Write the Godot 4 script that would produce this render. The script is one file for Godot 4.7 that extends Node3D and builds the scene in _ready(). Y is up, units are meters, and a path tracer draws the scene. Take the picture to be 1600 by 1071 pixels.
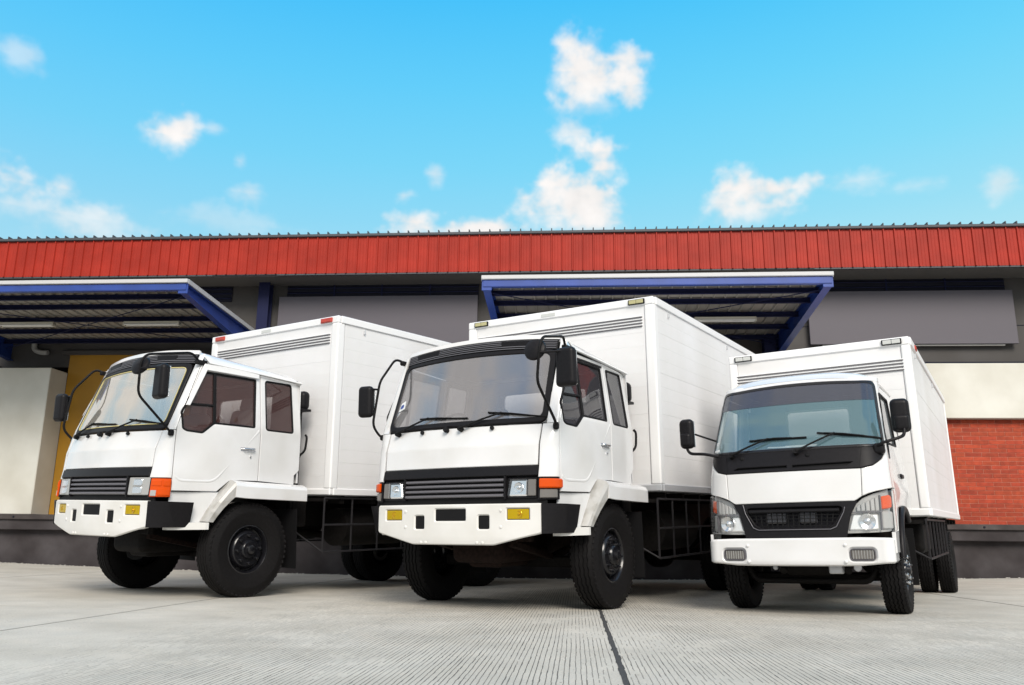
extends Node3D
# A yard in front of a warehouse with three white box trucks.

# ---------------------------------------------------------------- mesh builder
class MB:
	var v := PackedVector3Array()
	var n := PackedVector3Array()
	var uv := PackedVector2Array()
	var ix := PackedInt32Array()

	func vert(p: Vector3, nn: Vector3, t := Vector2.ZERO) -> int:
		v.append(p)
		n.append(nn)
		uv.append(t)
		return v.size() - 1

	func face(a: int, b: int, c: int) -> void:      # counter-clockwise seen from outside
		ix.append(a)
		ix.append(c)
		ix.append(b)

	func tri(a: Vector3, b: Vector3, c: Vector3) -> void:
		var nn := (b - a).cross(c - a)
		if nn.length_squared() < 1e-18:
			return
		nn = nn.normalized()
		face(vert(a, nn), vert(b, nn), vert(c, nn))

	func quad(a: Vector3, b: Vector3, c: Vector3, d: Vector3) -> void:
		var nn := (c - a).cross(d - b)
		if nn.length_squared() < 1e-18:
			return
		nn = nn.normalized()
		var i := vert(a, nn)
		vert(b, nn)
		vert(c, nn)
		vert(d, nn)
		face(i, i + 1, i + 2)
		face(i, i + 2, i + 3)

	func box(c: Vector3, s: Vector3, b := 0.0, m := Basis()) -> void:
		var h := s * 0.5
		b = minf(b, minf(h.x, minf(h.y, h.z)) * 0.9)
		var ax := [Vector3.RIGHT, Vector3.UP, Vector3.BACK]
		for k in 3:
			var u: Vector3 = ax[(k + 1) % 3]
			var w: Vector3 = ax[(k + 2) % 3]
			var hu: float = h[(k + 1) % 3] - b
			var hw: float = h[(k + 2) % 3] - b
			for sg in [1.0, -1.0]:
				var o: Vector3 = ax[k] * h[k] * sg
				var p := [o - u * hu - w * hw, o + u * hu - w * hw, o + u * hu + w * hw, o - u * hu + w * hw]
				if sg < 0:
					p.reverse()
				quad(c + m * p[0], c + m * p[1], c + m * p[2], c + m * p[3])
		if b <= 0.0:
			return
		for k in 3:
			var i1 := (k + 1) % 3
			var i2 := (k + 2) % 3
			for s1 in [1.0, -1.0]:
				for s2 in [1.0, -1.0]:
					var p := []
					for e in [[-1.0, 0], [1.0, 0], [1.0, 1], [-1.0, 1]]:
						var q := Vector3.ZERO
						q[k] = e[0] * (h[k] - b)
						q[i1] = s1 * (h[i1] - (b if e[1] == 1 else 0.0))
						q[i2] = s2 * (h[i2] - (0.0 if e[1] == 1 else b))
						p.append(c + m * q)
					if s1 * s2 < 0:
						p.reverse()
					quad(p[0], p[1], p[2], p[3])
		for sx in [1.0, -1.0]:
			for sy in [1.0, -1.0]:
				for sz in [1.0, -1.0]:
					var p0 := c + m * Vector3(sx * h.x, sy * (h.y - b), sz * (h.z - b))
					var p1 := c + m * Vector3(sx * (h.x - b), sy * h.y, sz * (h.z - b))
					var p2 := c + m * Vector3(sx * (h.x - b), sy * (h.y - b), sz * h.z)
					if sx * sy * sz > 0:
						tri(p0, p1, p2)
					else:
						tri(p0, p2, p1)

	func bar(a: Vector3, b: Vector3, w: float, h: float, bev := 0.0, up := Vector3.UP) -> void:
		var z := (b - a).normalized()
		if absf(z.dot(up)) > 0.98:
			up = Vector3.RIGHT
		var x := up.cross(z).normalized()
		var y := z.cross(x)
		box((a + b) * 0.5, Vector3(w, h, a.distance_to(b)), bev, Basis(x, y, z))

	func grid(rows: Array, closed := false, flip := false) -> void:   # smooth surface through rows of points
		var r := rows.size()
		var c: int = rows[0].size()
		var nn := []
		for i in r:
			var line := PackedVector3Array()
			for j in c:
				var j0 := (j - 1 + c) % c if closed else maxi(j - 1, 0)
				var j1 := (j + 1) % c if closed else mini(j + 1, c - 1)
				var du: Vector3 = rows[i][j1] - rows[i][j0]
				var dv: Vector3 = rows[mini(i + 1, r - 1)][j] - rows[maxi(i - 1, 0)][j]
				var q := du.cross(dv)
				if q.length_squared() < 1e-20:
					q = Vector3.UP
				line.append(q.normalized() * (-1.0 if flip else 1.0))
			nn.append(line)
		var base := v.size()
		for i in r:
			for j in c:
				vert(rows[i][j], nn[i][j], Vector2(float(j) / maxi(c - 1, 1), float(i) / maxi(r - 1, 1)))
		for i in r - 1:
			for j in (c if closed else c - 1):
				var k := (j + 1) % c
				var a := base + i * c + j
				var b := base + i * c + k
				var d := base + (i + 1) * c + j
				var e := base + (i + 1) * c + k
				if flip:
					face(a, d, e)
					face(a, e, b)
				else:
					face(a, b, e)
					face(a, e, d)

	func tube(pts: Array, r: float, sides := 8, caps := true) -> void:
		var rows := []
		var last := Vector3.ZERO
		for i in pts.size():
			var t: Vector3 = (pts[mini(i + 1, pts.size() - 1)] - pts[maxi(i - 1, 0)]).normalized()
			var s := last - t * last.dot(t)
			if s.length() < 0.05:
				s = t.cross(Vector3.UP if absf(t.y) < 0.9 else Vector3.RIGHT)
			s = s.normalized()
			last = s
			var u := t.cross(s)
			var ring := PackedVector3Array()
			for k in sides:
				var a := TAU * k / sides
				ring.append(pts[i] + (s * cos(a) + u * sin(a)) * r)
			rows.append(ring)
		grid(rows, true)
		if caps:
			for e in [0, rows.size() - 1]:
				var c: Vector3 = pts[e]
				for k in sides:
					if e == 0:
						tri(c, rows[0][(k + 1) % sides], rows[0][k])
					else:
						tri(c, rows[e][k], rows[e][(k + 1) % sides])

	# profile of (radius, along) points turned round an axis; smooth where the profile turns less than 35 degrees
	func lathe(prof: Array, at: Vector3, axis: Vector3, segs := 32, wobble := []) -> void:
		var up := Vector3.UP if absf(axis.y) < 0.9 else Vector3.RIGHT
		var s := up.cross(axis).normalized()
		var u := axis.cross(s)
		for i in prof.size() - 1:
			var d0: Vector2 = (prof[i + 1] - prof[i])
			if d0.length() < 1e-6:
				continue
			d0 = d0.normalized()
			var n0 := Vector2(-d0.y, d0.x) * -1.0
			var na := n0
			var nb := n0
			if i > 0:
				var dp: Vector2 = (prof[i] - prof[i - 1]).normalized()
				if dp.dot(d0) > 0.82:
					na = (n0 + Vector2(dp.y, -dp.x)).normalized()
			if i + 2 < prof.size():
				var dn: Vector2 = (prof[i + 2] - prof[i + 1]).normalized()
				if dn.dot(d0) > 0.82:
					nb = (n0 + Vector2(dn.y, -dn.x)).normalized()
			var base := v.size()
			for k in segs + 1:
				var a := TAU * k / segs
				var rad := s * cos(a) + u * sin(a)
				for e in 2:
					var p: Vector2 = prof[i + e]
					var nn: Vector2 = na if e == 0 else nb
					var off := 0.0
					if wobble.size() > i + e:
						off = wobble[i + e] * (1.0 if (k % segs) % 2 == 0 else -1.0)
					vert(at + rad * p.x + axis * (p.y + off), (rad * nn.x + axis * nn.y).normalized())
			for k in segs:
				var q := base + k * 2
				face(q, q + 2, q + 3)
				face(q, q + 3, q + 1)

	func rbox(c: Vector3, s: Vector3, r: float, m := Basis(), taper := 0.0) -> void:   # a box with round edges
		var h := s * 0.5
		r = minf(r, minf(h.x, minf(h.y, h.z)))
		var rows := []
		for half in 2:
			for i in 5:
				var la := (-90.0 + i * 22.5 + half * 90.0)
				var sy := -1.0 if half == 0 else 1.0
				var ring := PackedVector3Array()
				for q in 4:
					for j in 5:
						var lo := deg_to_rad(q * 90.0 + j * 22.5)
						var mid := deg_to_rad(q * 90.0 + 45.0)
						var d := Vector3(cos(lo) * cos(deg_to_rad(la)), sin(deg_to_rad(la)), sin(lo) * cos(deg_to_rad(la)))
						var p := Vector3(signf(cos(mid)) * (h.x - r), sy * (h.y - r), signf(sin(mid)) * (h.z - r)) + d * r
						var k := 1.0 + taper * p.y / h.y
						ring.append(c + m * Vector3(p.x * k, p.y, p.z * k))
				rows.append(ring)
		grid(rows, true, true)

	# a sheet cut from the surface f(u, v): outline and holes in (u, v), edges turned back by depth, chamfered by bev
	func panel(outline: PackedVector2Array, holes: Array, f: Callable, step: Vector2, depth := 0.01, bev := 0.0, off := 0.0, sg := 1.0, extra_v := []) -> void:
		outline = MB.ccw(outline)
		var mx := maxf(step.x, step.y)
		outline = MB.split(outline, mx)
		var inner := MB.inset(outline, bev)
		var hs := []
		var hin := []
		for h in holes:
			var q := MB.split(MB.ccw(h), mx)
			hs.append(q)
			hin.append(MB.inset(q, -bev))
		var lo := inner[0]
		var hi := inner[0]
		for p in inner:
			lo = lo.min(p)
			hi = hi.max(p)
		var us := MB.cuts(lo.x, hi.x, step.x)
		var vs := MB.cuts(lo.y, hi.y, step.y)
		for h in hin:
			var l2: Vector2 = h[0]
			var h2: Vector2 = h[0]
			for p in h:
				l2 = l2.min(p)
				h2 = h2.max(p)
			us.append((l2.x + h2.x) * 0.5)
			vs.append((l2.y + h2.y) * 0.5)
		for e in extra_v:
			if e > lo.y and e < hi.y:
				vs.append(e)
		us.sort()
		vs.sort()
		for i in us.size() - 1:
			if us[i + 1] - us[i] < 1e-5:
				continue
			for j in vs.size() - 1:
				if vs[j + 1] - vs[j] < 1e-5:
					continue
				var cell := PackedVector2Array([Vector2(us[i], vs[j]), Vector2(us[i + 1], vs[j]), Vector2(us[i + 1], vs[j + 1]), Vector2(us[i], vs[j + 1])])
				var pieces: Array = Geometry2D.intersect_polygons(inner, cell)
				for h in hin:
					var next := []
					for pc in pieces:
						for q in Geometry2D.clip_polygons(pc, h):
							if MB.area(q) > 0.0 or pieces.size() == 0:
								next.append(q)
					pieces = next
				for pc in pieces:
					if absf(MB.area(pc)) < 1e-8:
						continue
					var t := Geometry2D.triangulate_polygon(pc)
					var ids := PackedInt32Array()
					for p in pc:
						var nn := MB.nrm(f, p, sg)
						ids.append(vert(f.call(p) + nn * off, nn, p))
					for k in range(0, t.size(), 3):
						var a: Vector2 = pc[t[k]]
						var b: Vector2 = pc[t[k + 1]]
						var c: Vector2 = pc[t[k + 2]]
						var w := (b - a).cross(c - a)
						if absf(w) < 1e-10:
							continue
						if w * sg > 0:
							face(ids[t[k]], ids[t[k + 1]], ids[t[k + 2]])
						else:
							face(ids[t[k]], ids[t[k + 2]], ids[t[k + 1]])
		var loops := [[outline, inner, 1.0]]
		for k in hs.size():
			loops.append([hs[k], hin[k], -1.0])
		for lp in loops:
			var o: PackedVector2Array = lp[0]
			var q: PackedVector2Array = lp[1]
			var m := o.size()
			var p0 := PackedVector3Array()
			var p1 := PackedVector3Array()
			var p2 := PackedVector3Array()
			for k in m:
				var na := MB.nrm(f, q[k], sg)
				var nb := MB.nrm(f, o[k], sg)
				p0.append(f.call(q[k]) + na * off)
				p1.append(f.call(o[k]) + nb * (off - bev))
				p2.append(f.call(o[k]) + nb * (off - depth))
			for k in m:
				var k2 := (k + 1) % m
				var fl: bool = (lp[2] * sg) > 0
				if bev > 0.0:
					if fl:
						quad(p1[k], p1[k2], p0[k2], p0[k])
					else:
						quad(p0[k], p0[k2], p1[k2], p1[k])
				if depth > bev:
					if fl:
						quad(p2[k], p2[k2], p1[k2], p1[k])
					else:
						quad(p1[k], p1[k2], p2[k2], p2[k])

	static func nrm(f: Callable, p: Vector2, sg: float) -> Vector3:
		var e := 0.004
		var a: Vector3 = f.call(p + Vector2(e, 0)) - f.call(p - Vector2(e, 0))
		var b: Vector3 = f.call(p + Vector2(0, e)) - f.call(p - Vector2(0, e))
		return a.cross(b).normalized() * sg

	static func area(p: PackedVector2Array) -> float:
		var s := 0.0
		for i in p.size():
			s += p[i].cross(p[(i + 1) % p.size()])
		return s * 0.5

	static func ccw(p: PackedVector2Array) -> PackedVector2Array:
		var q := p.duplicate()
		if area(q) < 0.0:
			q.reverse()
		return q

	static func split(p: PackedVector2Array, mx: float) -> PackedVector2Array:
		var o := PackedVector2Array()
		for i in p.size():
			var a := p[i]
			var b := p[(i + 1) % p.size()]
			var k := maxi(1, int(ceil(a.distance_to(b) / mx)))
			for j in k:
				o.append(a.lerp(b, float(j) / k))
		return o

	static func inset(p: PackedVector2Array, d: float) -> PackedVector2Array:
		if d == 0.0:
			return p
		var o := PackedVector2Array()
		var m := p.size()
		for i in m:
			var e1 := (p[i] - p[(i - 1 + m) % m]).normalized()
			var e2 := (p[(i + 1) % m] - p[i]).normalized()
			var n1 := Vector2(-e1.y, e1.x)
			var n2 := Vector2(-e2.y, e2.x)
			o.append(p[i] + (n1 + n2) / maxf(0.4, 1.0 + n1.dot(n2)) * d)
		return o

	static func cuts(a: float, b: float, s: float) -> Array:
		var k := maxi(1, int(ceil((b - a) / s)))
		var o := []
		for i in k + 1:
			o.append(lerpf(a, b, float(i) / k))
		return o

	func mesh() -> ArrayMesh:
		var a := []
		a.resize(Mesh.ARRAY_MAX)
		a[Mesh.ARRAY_VERTEX] = v
		a[Mesh.ARRAY_NORMAL] = n
		a[Mesh.ARRAY_TEX_UV] = uv
		a[Mesh.ARRAY_INDEX] = ix
		var m := ArrayMesh.new()
		m.add_surface_from_arrays(Mesh.PRIMITIVE_TRIANGLES, a)
		return m


# ---------------------------------------------------------------- small helpers
var M := {}
var rng := RandomNumberGenerator.new()
var used_names := {}


func numbered(called: String) -> String:
	var k: int = used_names.get(called, 0)
	used_names[called] = k + 1
	return called if k == 0 else "%s_%03d" % [called, k]


func tag(o: Node, label: String, category: String, group := "") -> void:
	o.set_meta("label", label)
	o.set_meta("category", category)
	if group:
		o.set_meta("group", group)


func thing(called: String, label: String, category: String, at := Transform3D(), group := "") -> Node3D:
	var o := Node3D.new()
	o.name = numbered(called)
	add_child(o)
	o.transform = at
	tag(o, label, category, group)
	return o


func part(called: String, mb, mat: Material, parent: Node, label := "") -> MeshInstance3D:
	var o := MeshInstance3D.new()
	o.name = called
	o.mesh = mb.mesh() if mb is MB else mb
	o.material_override = mat
	parent.add_child(o, true)
	if label:
		o.set_meta("label", label)
	return o


func structure(called: String, mb, mat: Material, parent: Node = self) -> MeshInstance3D:
	var o := part(called, mb, mat, parent)
	if parent == self:
		o.set_meta("kind", "structure")
	return o


func V2(a: Array) -> PackedVector2Array:
	var o := PackedVector2Array()
	for i in range(0, a.size(), 2):
		o.append(Vector2(a[i], a[i + 1]))
	return o


func rr(x0: float, y0: float, x1: float, y1: float, r: float, k := 4) -> PackedVector2Array:
	return rounded(V2([x0, y0, x1, y0, x1, y1, x0, y1]), r, k)


func rounded(p: PackedVector2Array, r: float, k := 4) -> PackedVector2Array:
	var o := PackedVector2Array()
	var m := p.size()
	for i in m:
		var a := p[(i - 1 + m) % m]
		var b := p[i]
		var c := p[(i + 1) % m]
		var ra := minf(r, a.distance_to(b) * 0.45)
		var rc := minf(r, c.distance_to(b) * 0.45)
		var s := b + (a - b).normalized() * ra
		var e := b + (c - b).normalized() * rc
		for j in k + 1:
			var t := float(j) / k
			o.append(s.lerp(b, t).lerp(b.lerp(e, t), t))
	return o


func bend(pts: Array, r: float, k := 4) -> Array:     # rounds the corners of a path
	var o := [pts[0]]
	for i in range(1, pts.size() - 1):
		var b: Vector3 = pts[i]
		var s: Vector3 = b + (pts[i - 1] - b).normalized() * minf(r, b.distance_to(pts[i - 1]) * 0.45)
		var e: Vector3 = b + (pts[i + 1] - b).normalized() * minf(r, b.distance_to(pts[i + 1]) * 0.45)
		for j in k + 1:
			var t := float(j) / k
			o.append(s.lerp(b, t).lerp(b.lerp(e, t), t))
	o.append(pts[-1])
	return o


func pw(t: Array, x: float) -> float:                   # piecewise linear through x, y, x, y ...
	if x <= t[0]:
		return t[1]
	for i in range(2, t.size(), 2):
		if x <= t[i]:
			return lerpf(t[i - 1], t[i + 1], (x - t[i - 2]) / (t[i] - t[i - 2]))
	return t[t.size() - 1]


func lin(r: float, g: float, b: float) -> Color:       # a colour given in linear values
	return Color(r, g, b).linear_to_srgb()


func mat(r: float, g: float, b: float, rough := 0.6, metal := 0.0) -> StandardMaterial3D:
	var m := StandardMaterial3D.new()
	m.albedo_color = lin(r, g, b)
	m.roughness = rough
	m.metallic = metal
	return m


func noise_tex(seed_: int, freq: float, lo: Color, hi: Color, size := 512, oct := 5, mid := -1.0) -> NoiseTexture2D:
	var fn := FastNoiseLite.new()
	fn.seed = seed_
	fn.noise_type = FastNoiseLite.TYPE_SIMPLEX_SMOOTH
	fn.frequency = freq
	fn.fractal_octaves = oct
	var t := NoiseTexture2D.new()
	t.width = size
	t.height = size
	t.seamless = true
	t.noise = fn
	var g := Gradient.new()
	g.set_color(0, lo)
	g.set_color(1, hi)
	if mid > 0.0:
		g.set_offset(0, mid - 0.18)
		g.set_offset(1, mid + 0.18)
	t.color_ramp = g
	return t


func worn(m: StandardMaterial3D, t: Texture2D, scale: float, world := false) -> StandardMaterial3D:
	m.albedo_texture = t
	m.uv1_triplanar = true
	m.uv1_world_triplanar = world
	m.uv1_scale = Vector3.ONE * scale
	return m


func glass(r: float, g: float, b: float, alpha: float) -> StandardMaterial3D:
	var m := mat(r, g, b, 0.02)
	m.transparency = BaseMaterial3D.TRANSPARENCY_ALPHA
	m.albedo_color.a = alpha
	return m


func ground_y(x: float, z: float) -> float:            # the yard dips slightly in the middle
	x = clampf(x, -14.0, 11.0)
	z = clampf(z, -17.0, -3.0)
	return 0.0173 + 0.00523 * x + 0.00156 * x * x + 0.00526 * (z + 10.0)


func make_materials() -> void:
	var grime := noise_tex(3, 0.006, Color(0.93, 0.925, 0.91), Color(1, 1, 1), 512, 6)
	var streak := noise_tex(5, 0.012, Color(0.86, 0.85, 0.83), Color(1, 1, 1), 512, 6, 0.42)
	M.paint = worn(mat(0.76, 0.76, 0.768, 0.24), grime, 0.35)
	M.paint.clearcoat_enabled = true
	M.paint.clearcoat = 0.8
	M.paint.clearcoat_roughness = 0.08
	M.panel = worn(mat(0.82, 0.82, 0.835, 0.45), grime, 0.21)
	M.rail = mat(0.8, 0.8, 0.8, 0.4)
	M.silver_rail = mat(0.55, 0.56, 0.58, 0.4, 0.3)
	M.bumper_white = worn(mat(0.75, 0.74, 0.72, 0.4), grime, 0.5)
	M.black_plastic = worn(mat(0.013, 0.0122, 0.014, 0.4), noise_tex(9, 0.03, Color(0.8, 0.8, 0.8), Color(1, 1, 1)), 2.0)
	M.rubber = mat(0.008, 0.0078, 0.0085, 0.6)
	M.tyre = worn(mat(0.0105, 0.0098, 0.0105, 0.7), noise_tex(12, 0.02, Color(0.7, 0.68, 0.66), Color(1, 1, 1)), 3.0)
	M.black_gloss = mat(0.008, 0.008, 0.01, 0.22)
	M.chassis = worn(mat(0.009, 0.008, 0.008, 0.7), noise_tex(14, 0.02, Color(0.6, 0.55, 0.5), Color(1, 1, 1)), 2.0)
	M.rust = worn(mat(0.026, 0.014, 0.011, 0.85), noise_tex(15, 0.02, Color(0.5, 0.5, 0.5), Color(1, 1, 1)), 2.0)
	M.guard = mat(0.022, 0.021, 0.023, 0.5)
	M.grille_grey = mat(0.16, 0.155, 0.17, 0.35, 0.3)
	M.chrome = mat(0.75, 0.75, 0.76, 0.12, 1.0)
	M.reflector = mat(0.75, 0.76, 0.77, 0.18, 1.0)
	M.lamp_smoke = mat(0.15, 0.14, 0.13, 0.2)
	M.lamp_bright = mat(0.82, 0.82, 0.8, 0.32, 0.55)
	M.lamp_grey = mat(0.36, 0.36, 0.35, 0.3)
	M.lens = glass(0.85, 0.87, 0.87, 0.03)
	M.orange = mat(0.6, 0.068, 0.003, 0.16)
	M.orange.metallic_specular = 0.35
	M.fog_yellow = mat(0.42, 0.285, 0.005, 0.15)
	M.fog_bowl = mat(0.62, 0.36, 0.02, 0.25, 0.7)
	M.fog_yellow.metallic_specular = 0.4
	M.red_lens = mat(0.45, 0.05, 0.03, 0.3)
	M.amber_dull = mat(0.45, 0.42, 0.22, 0.35)
	M.clear_lamp = mat(0.55, 0.56, 0.54, 0.25)
	M.windscreen = glass(0.42, 0.41, 0.42, 0.04)
	M.windscreen.metallic = 0.58
	M.windscreen_milky = glass(0.76, 0.74, 0.68, 0.1)
	M.windscreen_milky.metallic = 0.66
	M.rear_glass = glass(0.3, 0.32, 0.33, 0.1)
	M.windscreen_blue = glass(0.23, 0.41, 0.47, 0.03)
	M.windscreen_blue.metallic = 0.42
	M.side_blue = glass(0.2, 0.24, 0.26, 0.35)
	M.glass_brown = glass(0.07, 0.03, 0.028, 0.62)
	M.glass_grey = glass(0.05, 0.048, 0.055, 0.72)
	M.sun_strip = glass(0.1, 0.1, 0.13, 0.35)
	M.sun_strip.metallic = 0.55
	M.yellow_trim = mat(0.62, 0.54, 0.24, 0.5)
	M.mirror = mat(0.7, 0.72, 0.74, 0.03, 1.0)
	M.seat = mat(0.05, 0.045, 0.05, 0.9)
	M.seat_pale = mat(0.45, 0.44, 0.43, 0.9)
	M.trim_grey = mat(0.11, 0.105, 0.115, 0.85)
	M.trim_dark = mat(0.035, 0.033, 0.04, 0.85)
	M.paper = mat(0.7, 0.72, 0.72, 0.8)
	M.fender_grey = worn(mat(0.44, 0.435, 0.42, 0.35), streak, 0.9)
	# building
	var plaster := noise_tex(21, 0.008, Color(0.88, 0.87, 0.85), Color(1, 1, 1), 512, 6)
	M.wall_grey = worn(mat(0.085, 0.08, 0.078, 0.9), plaster, 0.2, true)
	M.cream = worn(mat(0.7, 0.69, 0.63, 0.85), plaster, 0.16, true)
	M.yellow_door = worn(mat(0.46, 0.23, 0.012, 0.55), plaster, 0.2, true)
	M.soffit = mat(0.11, 0.105, 0.1, 0.9)
	M.red_sheet = worn(mat(0.4, 0.034, 0.02, 0.5), noise_tex(23, 0.01, Color(0.86, 0.86, 0.86), Color(1, 1, 1), 512, 6), 0.25, true)
	M.red_sheet.metallic_specular = 0.3
	M.cap = mat(0.06, 0.065, 0.075, 0.6)
	M.blue_steel = worn(mat(0.024, 0.066, 0.32, 0.45), plaster, 0.5, true)
	M.blue_dark = mat(0.014, 0.017, 0.055, 0.6)
	M.flashing = mat(0.52, 0.52, 0.52, 0.5)
	M.deck = mat(0.34, 0.32, 0.285, 0.6)
	M.sign = mat(0.098, 0.089, 0.105, 0.6)
	M.slot_dark = mat(0.018, 0.019, 0.03, 0.8)
	M.lamp_body = mat(0.6, 0.57, 0.48, 0.5)
	M.lamp_tube = mat(0.75, 0.74, 0.7, 0.3)
	M.mortar = worn(mat(0.56, 0.25, 0.18, 0.95), plaster, 1.0, true)
	M.bricks = []
	for k in 5:
		var q := 0.85 + 0.08 * k
		M.bricks.append(worn(mat(0.42 * q, (0.053 + 0.004 * (k % 3)) * q, 0.02 * q, 0.8), noise_tex(30 + k, 0.02, Color(0.82, 0.8, 0.78), Color(1, 1, 1), 256), 1.3, true))
	var stain := noise_tex(41, 0.009, Color(0.62, 0.58, 0.58), Color(1, 1, 1), 512, 6)
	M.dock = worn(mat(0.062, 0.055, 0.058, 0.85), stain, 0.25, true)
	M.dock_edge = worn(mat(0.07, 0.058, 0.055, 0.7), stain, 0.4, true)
	M.pipe = mat(0.4, 0.39, 0.37, 0.5)
	for k in ["tyre", "rubber", "chassis", "black_plastic", "rust", "guard", "slot_dark", "trim_dark", "blue_dark"]:
		M[k].metallic_specular = 0.28


# ---------------------------------------------------------------- sky
func cloud_sky() -> PanoramaSkyMaterial:
	var w := 4096
	var h := 2048
	var data := PackedFloat32Array()
	data.resize(w * h * 3)
	var fn := FastNoiseLite.new()
	fn.seed = 11
	fn.noise_type = FastNoiseLite.TYPE_SIMPLEX_SMOOTH
	fn.frequency = 1.0
	fn.fractal_octaves = 6
	fn.fractal_gain = 0.55
	# single clouds: azimuth, elevation, half width, half height, density, bottom softness
	var cl := [
		[0.3, 31.3, 2.1, 1.75, 1.25], [-0.7, 32.9, 0.9, 1.0, 0.9], [1.6, 30.6, 1.9, 1.1, 1.1], [3.9, 31.8, 1.7, 0.8, 0.9], [4.3, 30.2, 0.9, 1.7, 0.95], [5.2, 31.9, 0.7, 0.5, 0.55], [4.2, 29.0, 0.6, 0.6, 0.6], [1.5, 28.9, 2.4, 0.8, 0.35],
		[0.2, 27.2, 1.4, 0.8, 0.7], [1.6, 26.1, 1.7, 1.0, 1.0], [2.0, 24.9, 1.3, 1.5, 1.1], [-1.9, 23.9, 1.9, 1.3, 1.25], [-3.6, 23.0, 1.5, 1.0, 1.1], [0.3, 23.3, 2.0, 1.5, 1.05], [1.3, 22.5, 1.7, 1.6, 0.8], [-1.5, 22.0, 3.0, 1.2, 0.85], [1.6, 21.3, 2.2, 0.8, 0.6],
		[-11.7, 21.2, 1.8, 0.75, 1.15], [-9.5, 20.8, 3.2, 0.55, 1.0], [-6.4, 21.0, 2.2, 0.65, 1.0], [-12.5, 22.9, 0.7, 0.5, 0.5], [-10.3, 24.4, 0.6, 0.6, 0.5],
		[-28.7, 24.9, 1.6, 0.95, 1.15], [-27.9, 25.6, 0.9, 0.7, 0.8], [-25.9, 25.7, 0.7, 0.5, 0.4], [-24.0, 24.0, 0.5, 0.6, 0.42], [-23.3, 22.1, 0.9, 0.7, 0.45],
		[-36.9, 20.3, 1.7, 1.0, 0.85], [-34.5, 20.5, 1.0, 0.9, 0.65], [-38.2, 20.6, 1.8, 1.0, 0.7], [-37.8, 27.3, 1.2, 0.85, 0.42], [-36.0, 19.0, 3.6, 1.2, 0.45], [-32.5, 18.6, 2.6, 0.9, 0.35], [-25.0, 20.0, 4.0, 0.8, 0.25],
		[12.2, 22.9, 1.9, 1.05, 1.2], [14.3, 22.7, 2.0, 0.8, 1.0], [10.9, 22.2, 1.4, 0.7, 0.8], [12.5, 21.6, 2.6, 0.7, 0.7], [16.2, 23.0, 0.9, 0.5, 0.55], [19.6, 22.6, 1.9, 0.7, 0.42], [27.7, 21.0, 0.9, 0.7, 0.5], [22.5, 21.7, 1.5, 0.5, 0.25]]
	var e := 1.0 / EXPOSURE
	var half := h / 2
	for blk in 2:                                        # the part towards the yard fine, the rest in blocks of four
		var st := 1 if blk == 1 else 4
		var j := 0
		while j < half:
			var el := 90.0 - (j + st * 0.5) * 180.0 / h
			var i := 0
			while i < w:
				var az := (i + st * 0.5) * 360.0 / w
				if az > 180.0:
					az -= 360.0
				var fine := az > -52.0 and az < 46.0 and el > 9.0 and el < 44.0
				if fine != (blk == 1):
					i += st
					continue
				var ra := deg_to_rad(az)
				var re := deg_to_rad(el)
				var d := Vector3(sin(ra) * cos(re), sin(re), -cos(ra) * cos(re))
				# clear air
				var side := 0.5 + 0.5 * sin(ra + 0.35)
				var r := pw([0, 0.5, 12, 0.42, 17, 0.4, 21, 0.28, 25, 0.195, 30, 0.125, 36, 0.06, 50, 0.02, 90, 0.015], el)
				var g := pw([0, 0.76, 12, 0.77, 17, 0.76, 21, 0.71, 25, 0.68, 30, 0.625, 36, 0.54, 50, 0.36, 90, 0.27], el)
				var b := pw([0, 0.86, 18, 0.9, 24, 0.94, 30, 0.96, 36, 0.96, 50, 0.86, 90, 0.7], el)
				r = r * (0.72 + 0.5 * side)
				g = g * (0.87 + 0.2 * side)
				var warp := fn.get_noise_3d(d.x * 9.0, d.y * 9.0, d.z * 9.0)
				var fineno := fn.get_noise_3d(d.x * 22.0 + 7.0, d.y * 27.0, d.z * 22.0)
				var wisp := fn.get_noise_3d(d.x * 60.0, d.y * 75.0, d.z * 60.0 + 3.0) if st == 1 else 0.0
				# scattered cloud over the rest of the sky, none where the single clouds stand
				var inside := smoothstep(-60.0, -44.0, az) * smoothstep(56.0, 40.0, az) * smoothstep(62.0, 42.0, el)
				var q := d / (d.y + 0.12)
				var c := fn.get_noise_3d(q.x * 1.3, q.z * 1.3, 3.0) * 0.75 + fn.get_noise_3d(q.x * 0.4, q.z * 0.4, 9.0) * 0.6
				var den := smoothstep(-0.26, 0.2, c) * (1.0 - inside)
				var veil := 0.30 * (1.0 - inside)
				if st == 1:
					for k in cl:
						var dx: float = (az - k[0]) / (k[2] * 1.14)
						var dy: float = (el - k[1]) / (k[3] * 1.1)
						var rr2 := dx * dx + dy * dy
						if rr2 < 6.0:
							var x: float = 1.0 - sqrt(rr2) + warp * 1.05 + fineno * 0.6 + wisp * 0.32
							var sm := 1.0 if dy > 0.0 else 1.4
							den = 1.0 - (1.0 - den) * (1.0 - smoothstep(-0.3, sm, x) * minf(k[4] * 1.0, 1.0))
				var lit := 0.95 + 0.12 * fineno
				var cr := 0.98 * lit
				var cg := 0.95 * lit
				var cb := 0.93 * lit
				den = clampf(den + veil * (1.0 - den), 0.0, 1.0)
				r = lerpf(r, cr, den) * e
				g = lerpf(g, cg, den) * e
				b = lerpf(b, cb, den) * e
				for jj in st:
					for ii in st:
						var o := ((j + jj) * w + i + ii) * 3
						data[o] = r
						data[o + 1] = g
						data[o + 2] = b
				i += st
			j += st
	for o in range(half * w * 3, w * h * 3, 3):
		data[o] = 0.16 * e
		data[o + 1] = 0.16 * e
		data[o + 2] = 0.155 * e
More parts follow.
